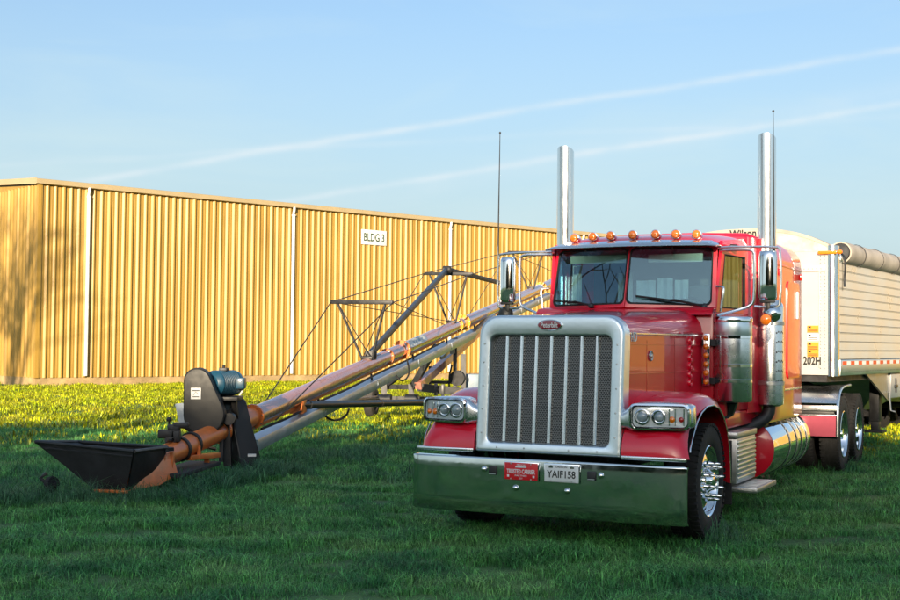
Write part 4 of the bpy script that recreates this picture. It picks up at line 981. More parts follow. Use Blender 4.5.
        g = G(); g.box((min(s * 1.235, s * 1.26), 3.22, 1.05), (max(s * 1.235, s * 1.26), 3.36, 1.10), .006); g.cyl((s * 1.245, 3.29, .98), (s * 1.245, 3.29, 1.20), .012, n=8); g.build('locker_latch', 'black_paint', cb)
    g = G(); g.box((-1.0, 2.85, .62), (1.0, 2.92, .70)); g.tube([(-.95, 2.9, .66), (0, 2.3, 1.2)], .03, 6); g.tube([(.95, 2.9, .66), (0, 2.3, 1.2)], .03, 6); g.build('leg_brace', 'steel_dark', T)
    for y0 in (3.1, 7.1):
        g = G(); g.loft([[V(x, y, z) for x, y in ((-a, y0 + b), (a, y0 + b), (a, y0 + c), (-a, y0 + c))] for z, a, b, c in ((ZB - .01, 1.13, .2, 3.7), (.62, .35, 1.6, 2.4))]); g.build('hopper_chute', 'dull_aluminium', T)
    g = G(); g.box((-1.24, .06, ZB + .02), (1.24, L - .02, ZB + .06)); g.box((-1.2, L - .05, ZB), (1.2, L, ZT)); g.build('body_shell', 'dull_aluminium', T)
    for y in (10.2, 11.45):
        g = G(); g.cyl((-1.0, y, .495), (1.0, y, .495), .07, n=12); g.box((-.6, y - .3, .55), (-.45, y + .3, 1.28)); g.box((.45, y - .3, .55), (.6, y + .3, 1.28)); g.build('axle', 'steel_dark', T)
        for s in (-1, 1):
            wheel(T, (s * 1.095, y, .495), s, False); wheel(T, (s * .76, y, .495), s, False, False)
make_trailer()

# ------------------------------------------------------------------ auger
AO = V(-3.45, 13.6, 0)
auger = thing('grain_auger', 'long orange grain auger with black hopper and blue motor, sloping up across the lawn', 'auger', AO)
A0, AD = V(-2.425, 18, .77), V(4.74, 19, 2.42)
def AX(u, dz=0.): return A0 + AD * u + V(0, 0, dz)
AU = AD.normalized(); AS = AU.cross(V(0, 0, 1)).normalized(); AN = AS.cross(AU).normalized()     # along, right, up-normal
def upx(px):
    """tube parameter whose centre shows at photo column px"""
    k = (px - 450) / F
    return (k * A0.y - A0.x) / (AD.x - k * AD.y)
def ab(g, name, m_, parent=auger, ang=35): return g.build(name, m_, parent, ang, AO)
def make_auger():
    R = .128
    u_lo, u_hi = upx(158), 1.32
    # main tube in lengths joined by flanges
    cuts = [upx(158), upx(222), upx(255), upx(402), upx(458), upx(541), u_hi]
    mats_ = ['orange_paint', 'orange_paint', 'orange_worn', 'orange_worn', 'orange_worn', 'orange_worn']
    tubes = []
    for a, b, m_ in zip(cuts, cuts[1:], mats_):
        g = G(); L = (AX(b) - AX(a)).length; n = max(2, int(L / .5))
        g.lathe([(R * (1 + .006 * sin(k * 2.1)), L * k / n) for k in range(n + 1)], AX(a), AU, 28); tubes.append(ab(g, 'auger_tube', m_))
    for px, m_, r, w in ((222, 'orange_paint', .165, .03), (254, 'orange_paint', .17, .035), (387, 'orange_paint', .150, .05), (402, 'orange_paint', .185, .04), (457, 'yellow_paint', .165, .09), (463, 'yellow_paint', .185, .04), (502, 'yellow_paint', .16, .05), (541, 'yellow_paint', .175, .09)):
        g = G(); g.lathe([(R * .9, -w / 2), (r, -w / 2), (r, w / 2), (R * .9, w / 2)], AX(upx(px)), AU, 26); fl = ab(g, 'flange', m_)
        for k in range(8):
            a = 2 * pi * k / 8 + .2; c = AX(upx(px)) + (AS * cos(a) + AN * sin(a)) * (r - .016) - AU * (w / 2); g = G(); g.cyl(c, c - AU * .014, .010, n=6); ab(g, 'bolt', 'dull_aluminium', fl)
    # bottom spine rib (orange angle under the tube)
    g = G(); g.beam(AX(upx(258)) - AN * (R + .02), AX(u_hi) - AN * (R + .02), .05, .05, AN); ab(g, 'spine', 'orange_paint')
    # galvanised return trough below
    def TR(u): return AX(u) - AN * .37 + AS * .02
    g = G(); sec = [(-.105, .085), (-.115, .02), (-.075, -.085), (.075, -.085), (.115, .02), (.105, .085)]
    g.loft([[TR(u) + AS * a + AN * b for a, b in sec] for u in [upx(250) + (1.18 - upx(250)) * k / 10 for k in range(11)]]); tro = ab(g, 'lower_trough', 'galvanised')
    for k in range(1, 9):
        u = upx(250) + (1.18 - upx(250)) * k / 9; g = G(); g.loft([[TR(u) + AU * d + AS * a * 1.06 + AN * b * 1.06 for a, b in sec] for d in (-.02, .02)]); ab(g, 'trough_band', 'galvanised', tro)
        g = G(); g.beam(AX(u) - AN * (R), TR(u) + AN * .08, .03, .03, AU); ab(g, 'hanger', 'steel_dark', tro)
    # hose runs
    g = G(); us = [upx(256), upx(285), upx(310), upx(345), upx(375), upx(405), upx(440)]
    g.tube([AX(u) + AS * (R * .75) - AN * (R + .05 + .03 * (k % 2)) for k, u in enumerate(us)], .018, 6, 2); ab(g, 'hydraulic_hose', 'rubber')
    g = G(); p0, p1 = at(395, 374, 23.3), at(407, 360, 24.0); g.tube([p0, at(400, 381, 23.2), at(406, 380, 23.5), at(410, 372, 23.8), p1], .016, 6, 2); ab(g, 'hydraulic_hose', 'rubber')
    g = G(); g.tube([at(322, 412, 19.8), at(328, 419, 20), at(338, 421, 20.2), at(347, 415, 20.6), at(349, 409, 20.7)], .018, 6, 2); ab(g, 'hydraulic_hose', 'rubber')
    # maker's sticker
    c = AX(upx(413)) + AN * R * .30; sd = (AS * .954 + AN * .30).normalized()
    c = AX(upx(411)) + sd * (R + .004)
    g = G(); up_ = AU.cross(sd) * -1
    up_ = sd.cross(AU) if sd.cross(AU).z > 0 else AU.cross(sd)
    # lettering wraps the side that faces the viewer
    nrm = (AS * -.0 + AN * .62 - AU.cross(AN) * 0).normalized()
    view = (V(0, 0, HC) - AX(upx(411))); view = (view - AU * view.dot(AU)).normalized()
    yv = view.cross(AU).normalized(); yv = yv if yv.z > 0 else -yv
    mt = frame_mtx(AU, yv, AU.cross(yv), AX(upx(411)) + view * (R + .012) + yv * .045 - AO)
    g = G(); g.box((-.75, -.085, -.004), (.75, .06, .0), 0, 1, mt); st = g.build('sticker', 'sticker_blue', auger)
    mt2 = mt.copy(); mt2.translation = mt2.translation + view * .003 - yv * .012
    text('lettering', 'BATCO', .16, 'label_white', st, mt2, bold=.012, sx=2.3)
    # truss towers and stay cables
    tops = []
    for px, (l, r_), ytop in ((368, (331, 393), 302), (452, (424.5, 473), 273.5), (531, (508, 548), 252)):
        u = upx(px); b = AX(u) + AN * R; D = b.y; zt = at(px, ytop, D).z
        hw = (r_ - l) / 2 / F * D
        cl, crr = at(l, ytop, D + .2), at(r_, ytop + .5, D - .2)
        g = G(); g.beam(cl, crr, .07, .07, (0, 0, 1), .008); tw = ab(g, 'truss_bar', 'steel_dark')
        for q, e in ((.10, -1), (.88, 1)):
            t_ = cl.lerp(crr, q); g = G(); g.tube([b + AS * (e * .085) - AN * .03, t_], .022, 6); ab(g, 'truss_leg', 'steel_dark', tw)
            g = G(); g.tube([b + AS * (-e * .09) - AN * .03, t_], .009, 5); ab(g, 'cross_wire', 'steel_dark', tw)
        g = G(); g.box((-.10, -.05, -.03), (.10, .05, .03), .005, 2, frame_mtx(AS, AU, AN, b)); ab(g, 'truss_foot', 'steel_dark', tw)
        tops.append((cl, crr))
    an0 = AX(upx(268)) + AN * R; anl, anr = AX(upx(270)) - AS * .10 + AN * .03, at(276, 420, 17.6)
    end = AX(1.30) + AN * R
    for i, st0 in ((0, anl), (1, anr)):
        g = G(); pts = [st0] + [t_[i] for t_ in tops] + [end]
        for a, b in zip(pts, pts[1:]): g.tube([a, b], .010, 5)
        ab(g, 'stay_cable', 'steel_dark')
    for a, b in ((tops[0][0], AX(upx(452)) + AN * R), (tops[0][1], AX(upx(445)) + AN * R), (tops[1][0], AX(upx(375)) + AN * R), (tops[1][1], AX(upx(520)) + AN * R), (tops[2][0], AX(upx(470)) + AN * R)):
        g = G(); g.tube([a, b], .008, 5); ab(g, 'stay_cable', 'steel_dark')
    # bent lift boom over the tube
    pk = at(447, 269.5, 27.6); g = G(); g.beam(at(371, 353, 22.2), pk, .075, .11, (0, 0, 1), .01); ab(g, 'lift_boom', 'boom_blue')
    g = G(); g.beam(pk, at(512, 286, 33.5), .075, .10, (0, 0, 1), .01); ab(g, 'lift_boom', 'steel_dark')
    g = G(); g.cyl(pk - AS * .08, pk + AS * .08, .08, n=12); ab(g, 'boom_pivot', 'steel_dark')
    g = G(); b = at(371, 354, 22.2); g.box((b.x - .10, b.y - .1, b.z - .10), (b.x + .10, b.y + .1, b.z + .06), .01); ab(g, 'boom_foot', 'steel_dark')
    # undercarriage
    AH = V(AS.x, AS.y, 0).normalized(); AF = V(AU.x, AU.y, 0).normalized()
    axc = V(-.05, 27.6, 0) + V(0, 0, .36); wl = axc - AH * 1.72; wr = axc + AH * 1.62
    for c in (wl, wr):
        g = G(); prof = [(.17, .09), (.19, .105), (.27, .105), (.315, .085), (.33, .05), (.33, -.05), (.315, -.085), (.27, -.105), (.19, -.105), (.17, -.09)]; g.lathe([(r, h) for r, h in prof], c, AH, 32, (False, False)); w = ab(g, 'tyre', 'tyre_dusty')
        g = G(); g.lathe([(.175, -.095), (.16, -.06), (.08, -.05), (.06, -.08), (.001, -.085)], c, AH, 20, (False, True)); g.lathe([(.175, .095), (.16, .06), (.08, .05), (.001, .05)], c, AH, 20, (False, True)); ab(g, 'wheel_rim', 'steel_dark', w)
    g = G(); g.beam(wl + AH * .10, wr - AH * .10, .12, .12, (0, 0, 1), .01); ab(g, 'axle', 'steel_dark')
    t0 = at(298, 405, 18.7)
    for e, name in ((wr - AH * .22, 'a'), (wl + AH * .25, 'b')):
        g = G(); g.cyl(t0 + (AH * .04 if name == 'a' else -AH * .06), e + V(0, 0, .10), .058, n=14); ar = ab(g, 'draw_arm', 'black_paint')
        for q in ((.42, .0), (.47, .0)) if name == 'a' else ():
            pass
        if name == 'a':
            for q in (.03, .30, .50, .56):
                p = (t0 + AH * .04).lerp(e + V(0, 0, .10), q); d = (e - t0).normalized(); g = G(); g.cyl(p - d * .035, p + d * .035, .068, n=14); ab(g, 'arm_collar', 'black_paint', ar)
    g = G(); g.box((-.10, -.1, -.12), (.10, .1, .12), .01, 2, frame_mtx(AS, AU, AN, t0)); ab(g, 'arm_bracket', 'orange_paint')
    # upper cross frame and its uprights
    y2 = 27.2
    g = G(); g.beam(at(381, 387, y2 + .3), at(418, 387, y2), .10, .10); g.beam(at(418, 387, y2), at(487, 395, y2 - .4), .14, .17); cf = ab(g, 'cross_frame', 'black_paint')
    for px in (436, 443):
        g = G(); p = at(px, 389.5 + (px - 436) * .1, y2 - .15); g.box((p.x - .035, p.y - .12, p.z - .125), (p.x + .035, p.y + .12, p.z + .125), .006); ab(g, 'frame_band', 'black_paint', cf)
    for px in (384, 411):
        g = G(); g.beam(at(px, 384, y2), at(px + 1, 404, y2), .12, .12); ab(g, 'upright', 'black_paint', cf)
        g = G(); p = at(px + 1, 399, y2 - .1); g.cyl(p - AH * .14, p + AH * .14, .10, n=14); ab(g, 'pivot', 'black_paint', cf)
    g = G(); g.beam(at(386, 399, y2), at(470, 400, y2 - .3), .08, .12); ab(g, 'cross_frame', 'steel_dark')
    # lift arms up to the tube
    up_c = AX(upx(488)) - AN * .42
    g = G(); g.beam(at(386, 385, y2 + .2), at(425, 354, 27.0), .13, .13); ab(g, 'lift_arm', 'black_paint')
    g = G(); g.beam(at(413, 386, y2), at(437, 345, 27.0), .13, .12); ab(g, 'lift_arm', 'black_paint')
    g = G(); g.beam(at(418, 386, y2 - .1), at(486, 325, 30.5), .15, .16); ab(g, 'lift_arm', 'orange_worn')
    g = G(); g.beam(at(452, 352, 28.2), at(494, 316, 31.2), .10, .10); g.beam(at(441, 358, 28.0), at(490, 317, 31.0), .07, .07); ab(g, 'lift_arm', 'dull_aluminium')
    # winch stand with hose reel between the arms
    ys = 28.3
    g = G(); g.beam(at(455, 338, ys), at(455, 395, ys), .09, .09, (0, 1, 0)); g.beam(at(463.5, 354, ys), at(463.5, 395, ys), .10, .10, (0, 1, 0)); g.beam(at(430, 382, ys), at(456, 382.5, ys), .07, .07); g.beam(at(430, 366, ys), at(430, 387, ys), .06, .06, (0, 1, 0)); g.beam(at(452, 341, ys), at(458, 340, ys), .14, .12); ws = ab(g, 'winch_stand', 'black_paint')
    g = G(); c = at(458.5, 378, ys); g.cyl(c - V(.04, .12, 0), c + V(-.04, .12, 0) + V(.08, 0, 0), .17, n=24); ab(g, 'hose_reel', 'steel_dark', ws)
    g = G(); g.tube([at(452, 365, ys - .15), at(449.5, 374, ys - .15), at(449, 384, ys - .15), at(449.5, 392, ys - .15)], .02, 6, 1); ab(g, 'hydraulic_hose', 'rubber', ws)
    a, b = at(465, 374, 28.8), at(480, 397, 28.8); g = G(); g.box((a.x, 28.6, b.z), (b.x, 29.1, a.z), .02); ab(g, 'reservoir', 'tank_blue')
    # ---- power head near the low end
    C = at(204, 415, 15.75); S_ = at(197, 381, 15.75)
    gx = (AH * .97 + AF * -.05).normalized(); 
    def hull(c1, r1, c2, r2, nrm, th, upv):
        """two-circle hull plate: list of points in the plane (side, up)"""
        sx_ = upv.cross(nrm).normalized()
        d = c2 - c1; dx, dz = d.dot(sx_), d.dot(upv); Ld = sqrt(dx * dx + dz * dz); base = atan2(dz, dx); off = math.acos((r1 - r2) / Ld)
        P = []
        for i in range(17):
            a = base + off + (2 * pi - 2 * off) * i / 16; P.append(c1 + sx_ * (r1 * cos(a)) + upv * (r1 * sin(a)))
        for i in range(13):
            a = base - off + 2 * off * i / 12; P.append(c2 + sx_ * (r2 * cos(a)) + upv * (r2 * sin(a)))
        return P
    upv = V(0, 0, 1); nrm = V(.02, -1, 0).normalized()
    P = hull(C, .255, S_, .165, nrm, .1, upv)
    cc = sum(P, Vector()) / len(P)
    g = G(); ins = [cc + (p - cc) * .95 for p in P]; g.loft([[p - nrm * .16 for p in P], [p - nrm * .0 for p in P], [p + nrm * .012 for p in ins]]); gd = ab(g, 'belt_guard', 'black_plastic', ang=28)
    a = at(196, 393.5, 15.73); g = G(); g.box((a.x - .062, a.y - .010, a.z - .070), (a.x + .062, a.y + .02, a.z + .070)); wl_ = ab(g, 'sticker', 'label_white', gd)
    g = G(); g.box((a.x - .04, a.y - .013, a.z - .045), (a.x + .04, a.y - .0105, a.z - .035)); g.box((a.x - .045, a.y - .013, a.z + .03), (a.x + .045, a.y - .0105, a.z + .042)); g.tube([V(a.x - .03, a.y - .012, a.z - .02), V(a.x, a.y - .012, a.z + .02), V(a.x + .03, a.y - .012, a.z - .01)], .003, 4); ab(g, 'print', 'ink', wl_)
    mc = at(214, 383.5, 16.0); g = G(); pr = [(.10, -.05), (.150, -.02), (.165, .0)]
    for k in range(12): pr += [(.165, .03 * k + .004), (.165, .03 * k + .018), (.155, .03 * k + .020), (.155, .03 * k + .030)]
    pr += [(.165, .38), (.16, .42), (.13, .46), (.001, .47)]
    md = (AF + AH * .22).normalized(); g.lathe(pr, mc, md, 30); mo = ab(g, 'motor', 'motor_blue', ang=30)
    g = G(); p = mc + md * .2 + V(0, 0, .165); g.box((p.x - .05, p.y - .08, p.z - .01), (p.x + .05, p.y + .08, p.z + .03), .006); g.cyl(p + V(0, 0, .02), p + V(0, 0, .07), .02, n=8); ab(g, 'junction_box', 'steel_dark', mo)
    g = G(); p = mc + md * .3 + AH * .14; g.box((p.x - .02, p.y - .09, p.z - .07), (p.x + .09, p.y + .09, p.z + .07), .01); ab(g, 'terminal_box', 'motor_blue', mo)
    g = G(); p = mc + md * .35; g.tube([p + V(.17, -.02, .05), p + V(.19, -.02, -.05), p + V(.12, -.02, -.16)], .012, 6, 1); ab(g, 'cable', 'label_white', mo)
    g = G(); p = mc + md * .2; g.box((p.x - .2, p.y - .24, p.z - .22), (p.x + .22, p.y + .24, p.z - .165), .008); g.beam(p + V(.15, -.1, -.2), AX(upx(232)) + V(.1, -.1, .1), .06, .06); g.beam(p + V(-.12, .1, -.2), AX(upx(232)) + V(-.1, .1, .1), .06, .06); g.beam(at(226, 410, 16.05), at(228, 466, 16.05), .10, .09, (0, 1, 0)); g.beam(at(222, 436, 15.95), at(221, 462, 15.9), .05, .05, (0, 1, 0)); g.beam(at(233, 440, 16.2), at(236, 466, 16.2), .08, .08, (0, 1, 0)); ab(g, 'motor_mount', 'steel_dark')
    g = G(); p = at(229, 419, 15.85); g.cyl(p + V(0, .12, 0), p - V(0, .02, 0), .075, n=18); ab(g, 'pulley', 'steel_dark')
    # second, leaning belt guard on the right
    c1, c2 = at(250, 459, 16.15), at(238.5, 408, 16.35); n2 = (V(.80, -.60, 0)).normalized(); up2 = (c2 - c1).normalized(); up2 = (up2 - n2 * up2.dot(n2)).normalized()
    P = hull(c1, .185, c2, .15, n2, .1, up2); cc = sum(P, Vector()) / len(P)
    g = G(); g.loft([[p - n2 * .20 for p in P], [p for p in P], [cc + (p - cc) * .95 + n2 * .012 for p in P]]); gd2 = ab(g, 'chain_guard', 'black_plastic', ang=28)
    g = G(); p = at(252, 455, 16.0); g.box((p.x - .05, p.y - .02, p.z - .02), (p.x + .05, p.y + .02, p.z + .012), 0, 1); ab(g, 'sticker', 'label_white', gd2)
    # grey shield plate left of the guard, lever linkage and rods
    a, b = at(175, 404, 16.2), at(187, 426, 16.2); g = G(); g.prism([a, V(b.x, a.y, a.z + .02), V(b.x, a.y, b.z), V(a.x + .06, a.y, b.z + .02)], (0, 0, 0), (0, .02, 0)); ab(g, 'shield_plate', 'galvanised')
    g = G(); g.tube([at(166, 440, 14.6), at(185, 442, 15.1), at(215, 449, 15.8)], .022, 6); ab(g, 'tie_rod', 'black_paint')
    g = G(); g.tube([at(168, 431, 14.9), at(180, 426, 15.2), at(190, 430, 15.4), at(198, 442, 15.5), at(198, 455, 15.5)], .018, 6, 2); ab(g, 'hydraulic_hose', 'rubber')
    for px, py, dx, dz in ((167, 434, .10, .05), (174, 428, .07, .04), (171, 441, .06, .05), (181, 425, .09, .03), (176, 436, .05, .07)):
        p = at(px, py, 14.8); g = G(); g.box((p.x - dx, p.y - .05, p.z - dz), (p.x + dx, p.y + .05, p.z + dz), .015); ab(g, 'valve_block', 'steel_dark')
    g = G(); g.tube([at(169, 421, 15.0), at(169, 430, 15.0)], .014, 6); g.sphere(at(169, 419.5, 15.0), .03, n=10); ab(g, 'lever', 'steel_dark')
    for px in (182, 193, 160):
        u = upx(px); g = G(); g.lathe([(R, -.025), (R + .022, -.023), (R + .022, .023), (R, .025)], AX(u), AU, 24, (False, False)); ab(g, 'tube_band', 'orange_paint' if px == 160 else 'steel_dark')
    # skid tray and orange saddle under the tube
    g = G(); g.beam(at(168, 474, 14.2) - AU * .1, at(205, 463, 15.7), .40, .05, (0, 0, 1), .01); ab(g, 'skid_tray', 'canvas_black')
    g = G(); g.beam(at(188, 458, 15.0), at(217, 455, 15.7), .10, .06, (0, 0, 1), .006); g.beam(at(199, 446, 15.2), at(199, 458, 15.2), .04, .05, (0, 1, 0)); g.beam(at(207, 458, 15.5), at(207, 467, 15.5), .06, .06, (0, 1, 0)); ab(g, 'saddle', 'orange_paint')
    # ---- intake hopper
    nl, nr = at(36, 442, 13.45), at(134, 451.5, 13.1); fr, fl = at(167, 447.5, 14.05), at(78, 442.0, 14.45)
    bl, brr, bfr, bfl = at(96, 490, 13.45), at(126, 491, 13.35), at(158, 472, 14.05), at(140, 472, 14.15)
    def shell(name, q, th, m_, sub=5, sag=.02):
        a, b, c, d = q; n = (b - a).cross(d - a).normalized(); g = G()
        R1 = []; 
        for i in range(sub + 1):
            row = []
            for j in range(sub * 2 + 1):
                s_, t_ = j / (sub * 2), i / sub
                p = a.lerp(b, s_).lerp(d.lerp(c, s_), t_); row.append(p + n * (sag * sin(pi * s_) * sin(pi * t_) + .004 * sin(9 * s_ + 5 * t_)))
            R1.append(row)
        g.loft(R1, closed=False); g.loft([[p + n * th for p in r] for r in R1], closed=False)
        return ab(g, name, m_, auger, 60)
    shell('hopper_panel', (bl, brr, nr, nl), .012, 'canvas_black'); shell('hopper_panel', (brr, bfr, fr, nr), .012, 'canvas_black'); shell('hopper_panel', (bfl, bl, nl, fl), .012, 'canvas_black'); shell('hopper_panel', (bfr, bfl, fl, fr), .012, 'canvas_black')
    g = G(); g.tube([nl, nr], .022, 8); g.tube([nr, fr], .022, 8); g.tube([fr, fl], .022, 8); g.tube([fl, nl], .022, 8); ab(g, 'hopper_rim', 'black_plastic')
    off = V(0, -.012, -.055); g = G(); g.tube([nl.lerp(bl, .12) + V(0, -.02, 0), nr.lerp(brr, .12) + V(0, -.02, 0)], .010, 6); ab(g, 'rim_fold', 'canvas_black')
    g = G(); g.prism([at(120, 492.5, 13.25), at(160, 485, 13.85), at(178, 474, 14.25), at(172, 452, 14.2), at(158, 456, 14.0)], (0, 0, 0), V(-.02, .02, 0)); ab(g, 'intake_cheek', 'orange_paint')
    g = G(); g.prism([at(122, 491.5, 13.30) + V(-.25, .3, 0), at(160, 484, 13.95) + V(-.25, .3, 0), at(177, 473, 14.3) + V(-.25, .3, 0), at(171, 453, 14.25) + V(-.25, .3, 0), at(161, 456, 14.1) + V(-.25, .3, 0)], (0, 0, 0), V(-.02, .02, 0)); ab(g, 'intake_cheek', 'orange_paint')
    g = G(); g.beam(at(95, 490.5, 13.35), at(127, 492, 13.22), .05, .03, (0, 0, 1), .005); ab(g, 'intake_lip', 'orange_paint')
    g = G(); p = at(163, 463, 14.1); g.beam(at(164, 455, 14.1), at(162, 474, 14.1), .06, .10, (0, 1, 0), .005); g.beam(at(172, 452, 14.2), at(171, 474, 14.2), .05, .06, (0, 1, 0), .005); ab(g, 'clamp_plate', 'orange_paint')
    g = G(); g.beam(at(160, 450, 14.0), at(172, 449, 14.1), .09, .04); g.cyl(at(166, 448, 14.0), at(166, 452, 14.0), .03, n=8); ab(g, 'rim_catch', 'steel_dark')
    # small castor lying at the hopper's outer corner
    c = at(52, 485, 13.2); c.z = max(c.z, .085); g = G(); g.lathe([(.05, -.03), (.08, -.035), (.09, -.02), (.09, .02), (.08, .035), (.05, .03)], c, V(.8, -.5, .25), 18); ca = ab(g, 'castor_wheel', 'rubber')
    g = G(); g.tube([c + V(-.04, 0, .0), c + V(-.12, 0, .07), c + V(-.06, .0, .12)], .022, 6); g.cyl(c + V(.05, -.03, 0), c + V(.07, -.04, .01), .035, n=10); ab(g, 'castor_fork', 'steel_dark', ca)
mat('tank_blue', (.17, .23, .29), .5, var=.2, vscale=5)
mat('sticker_blue', (.33, .40, .48), .4)
mat('boom_blue', (.045, .06, .085), .4, .2, var=.3, vscale=6)
make_auger()

# ------------------------------------------------------------------ grass
def clump_mesh(seed, nb, rad, h0, h1, width, lean, material):
    rg = np.random.default_rng(seed); vs = []; fs = []; ti = []
    for _ in range(nb):
        ti += [float(np.clip(np.exp(rg.normal(.08, .6)), .25, 2.6))] * 5
        a = rg.random() * 2 * pi; r = rad * sqrt(rg.random()); bx, by = r * cos(a), r * sin(a)
        h = h0 + (h1 - h0) * rg.random(); d = rg.random() * 2 * pi; ln = lean * h * (.3 + rg.random()); w = width * (.7 + .6 * rg.random())
        sx, sy = -sin(d) * w / 2, cos(d) * w / 2; k = len(vs)
        m1 = (bx + cos(d) * ln * .35, by + sin(d) * ln * .35, h * .58); tp = (bx + cos(d) * ln, by + sin(d) * ln, h * (1 - .25 * lean * rg.random()))
        vs += [(bx - sx, by - sy, -.02), (bx + sx, by + sy, -.02), (m1[0] + sx * .8, m1[1] + sy * .8, m1[2]), (m1[0] - sx * .8, m1[1] - sy * .8, m1[2]), tp]
        fs += [(k, k + 1, k + 2, k + 3), (k + 3, k + 2, k + 4)]
    me = bpy.data.meshes.new('clump'); me.from_pydata(vs, [], fs); me.materials.append(MAT[material]); me.polygons.foreach_set('use_smooth', [True] * len(me.polygons))
    me.attributes.new('tint', 'FLOAT', 'POINT').data.foreach_set('value', ti); return me
def scatter(name, label, pts, scale, meshes):
    """one object: points carry the clumps through geometry nodes"""
    coll = bpy.data.collections.new(name + '_clumps')
    for i, me in enumerate(meshes):
        o = bpy.data.objects.new('clump', me); coll.objects.link(o)
    n = len(pts); me = bpy.data.meshes.new(name); me.from_pydata(pts.tolist(), [], [])
    at_ = me.attributes.new('sc', 'FLOAT', 'POINT'); at_.data.foreach_set('value', scale.astype(np.float32))
    ar = me.attributes.new('rz', 'FLOAT_VECTOR', 'POINT'); rz = np.zeros((n, 3), np.float32); rz[:, 2] = NP.random(n) * 6.283; rz[:, 0] = NP.normal(0, .06, n); rz[:, 1] = NP.normal(0, .06, n); ar.data.foreach_set('vector', rz.ravel())
    ai = me.attributes.new('ix', 'INT', 'POINT'); ai.data.foreach_set('value', NP.integers(0, len(meshes), n).astype(np.int32))
    o = link(name, me); tag(o, label, 'grass', kind='stuff')
    ng = bpy.data.node_groups.new(name, 'GeometryNodeTree'); ng.interface.new_socket('Geometry', in_out='INPUT', socket_type='NodeSocketGeometry'); ng.interface.new_socket('Geometry', in_out='OUTPUT', socket_type='NodeSocketGeometry')
    N = ng.nodes.new; i_, o_ = N('NodeGroupInput'), N('NodeGroupOutput'); ip = N('GeometryNodeInstanceOnPoints'); ci = N('GeometryNodeCollectionInfo')
    ci.inputs['Collection'].default_value = coll; ci.inputs['Separate Children'].default_value = True; ci.inputs['Reset Children'].default_value = True
    def na(nm, dt): q = N('GeometryNodeInputNamedAttribute'); q.data_type = dt; q.inputs['Name'].default_value = nm; return q.outputs[0]
    ip.inputs['Pick Instance'].default_value = True
    Lk = ng.links.new; Lk(i_.outputs[0], ip.inputs['Points']); Lk(ci.outputs[0], ip.inputs['Instance']); Lk(na('ix', 'INT'), ip.inputs['Instance Index']); Lk(na('rz', 'FLOAT_VECTOR'), ip.inputs['Rotation']); Lk(na('sc', 'FLOAT'), ip.inputs['Scale']); Lk(ip.outputs[0], o_.inputs[0])
    md = o.modifiers.new('scatter', 'NODES'); md.node_group = ng
    return o
def field(y0, y1, dens, wide=.50, pad=2.6):
    """random lawn points over the part of the ground that the camera, or one a few steps aside, looks at"""
    n = int(dens * (wide * (y1 ** 2 - y0 ** 2) + 2 * pad * (y1 - y0)) * 1.02); y = y0 + (y1 - y0) * NP.random(int(n * 1.9))
    y = y[NP.random(len(y)) < (wide * y + pad) / (wide * y1 + pad)][:n]; x = (NP.random(len(y)) * 2 - 1) * (wide * y + pad)
    return np.stack([x, y, gz(x, y)], 1)
def fbm(x, y):
    v = np.zeros_like(x)
    for k, (fx, fy, a) in enumerate(((.9, .5, 1), (2.1, -1.3, .8), (-1.2, 3.7, .7), (4.3, 3.1, .5), (6.7, -5.1, .4), (-9.1, 8.3, .35))):
        v += a * np.sin(fx * x + fy * y + k * 1.3 + 1.2 * np.sin(.7 * fy * x - .6 * fx * y + k))
    return v / 2.4
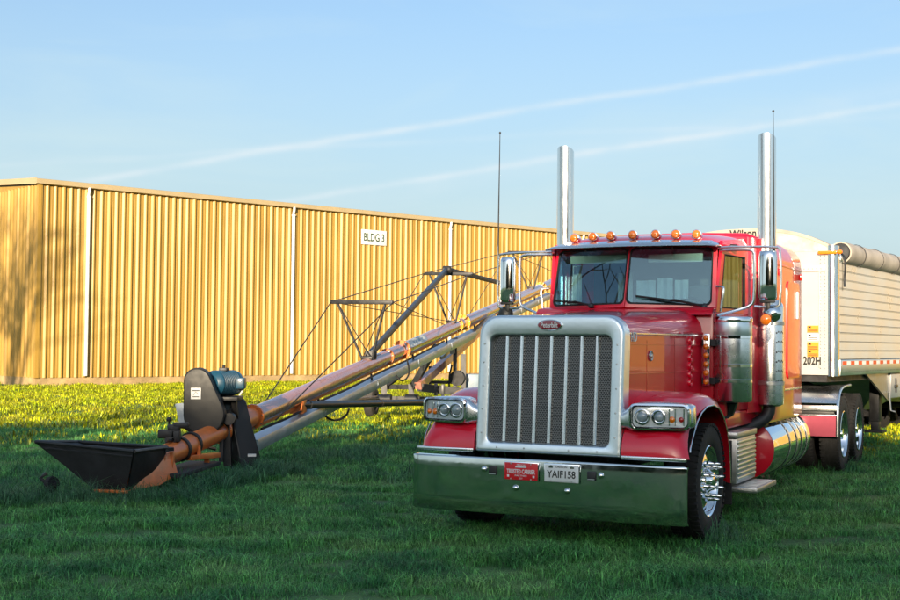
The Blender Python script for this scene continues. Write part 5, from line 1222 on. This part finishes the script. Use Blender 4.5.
def lawn():
    def clear(p):
        """keep blades out from behind the warehouse wall"""
        d = (p[:, 0] - BC.x) * BN.x + (p[:, 1] - BC.y) * BN.y
        inside = (d < .05) & (p[:, 0] > BC.x - 2)
        return p[~inside]
    near = [clump_mesh(s_, 52, .12, .028, .080, .0052, 1.35, 'grass_blade') for s_ in range(5)]
    mid = [clump_mesh(20 + s_, 52, .17, .035, .085, .0075, 1.35, 'grass_blade') for s_ in range(4)]
    far = [clump_mesh(40 + s_, 30, .30, .05, .12, .022, .8, 'grass_sun_yellow') for s_ in range(4)]
    def sized(p, f, amp, thin):
        v = fbm(p[:, 0] * .8 * f, p[:, 1] * 1.7 * f) * .55 + fbm(p[:, 1] * 3.1 * f + 4, p[:, 0] * 2.7 * f) * .45
        row = np.sin(2 * pi * (p[:, 1] - .16 * p[:, 0] + .12 * np.sin(p[:, 0] * .9)) / .95)      # mower passes
        v = v + .16 * row * f
        k = v > thin + NP.normal(0, .12, len(p)); p, v = p[k], v[k]
        return p, np.clip(.95 + amp * v + NP.normal(0, .12, len(p)), .4, 2.0)
    p, s_ = sized(field(6.8, 14.5, 84), 1.5, .55, -.55); scatter('mown_grass', 'short shaded green grass in the foreground', p, s_, near)
    far_share = lambda p: NP.random(len(p)) < np.clip((p[:, 1] - 20 + 1.6 * fbm(p[:, 0] * .5, p[:, 1] * .5)) / 8.0, 0, 1)     # the lawn gives way to rough grass with sunlit yellow in its base colour
    p = field(14.4, 29.0, 40); p = p[~far_share(p)]; p, s_ = sized(p, 1.0, .60, -.58); scatter('mown_grass', 'shaded green grass around the auger and trailer wheels', p, s_, mid)
    p = clear(field(19.0, 66.0, 12)); p = p[far_share(p)]; p, s_ = sized(p, .5, .45, -.8); scatter('sun_tinted_grass', 'yellow-green sunlit grass strip before the warehouse, sun yellow put into its colour', p, s_, far)
    # unmown tufts round the auger, the wheels and along odd lines
    tall = [clump_mesh(60 + k, 24, .10, .08, .27, .007, 1.15, 'grass_tall') for k in range(4)]
    P = []
    def ring(cx, cy, rx, ry, n, ang=0):
        a = NP.random(n) * 2 * pi; r = np.sqrt(NP.random(n)); x, y = rx * r * np.cos(a), ry * r * np.sin(a)
        P.append(np.stack([cx + x * cos(ang) - y * sin(ang), cy + x * sin(ang) + y * cos(ang)], 1))
    ring(-3.75, 12.85, 1.0, .28, 95, .05); ring(-3.0, 13.2, .5, .30, 40); ring(-2.70, 14.3, .30, .8, 60, -.3); ring(-2.30, 15.3, .30, .7, 70, -.3); ring(-2.1, 15.9, .55, .35, 70); ring(-1.55, 18.0, .7, 1.2, 120, -.3); ring(-4.6, 13.1, .5, .25, 60)
    ring(-.6, 22.0, 2.4, 1.2, 130); ring(-5.3, 14.6, 1.4, .8, 60); ring(-.2, 15.6, 1.2, .5, 40)
    for lx, ly in ((1.1, 1.05), (1.1, 7.9), (1.1, 9.22)):
        w_ = TM @ V(lx, ly, 0); ring(w_.x, w_.y, .36, .36, 22)
    q = np.concatenate(P); p = np.stack([q[:, 0], q[:, 1], gz(q[:, 0], q[:, 1])], 1); s_ = np.clip(NP.normal(.8, .22, len(p)), .35, 1.4)
    scatter('tall_grass', 'unmown grass tufts round the auger hopper and drive', p, s_, tall)
lawn()
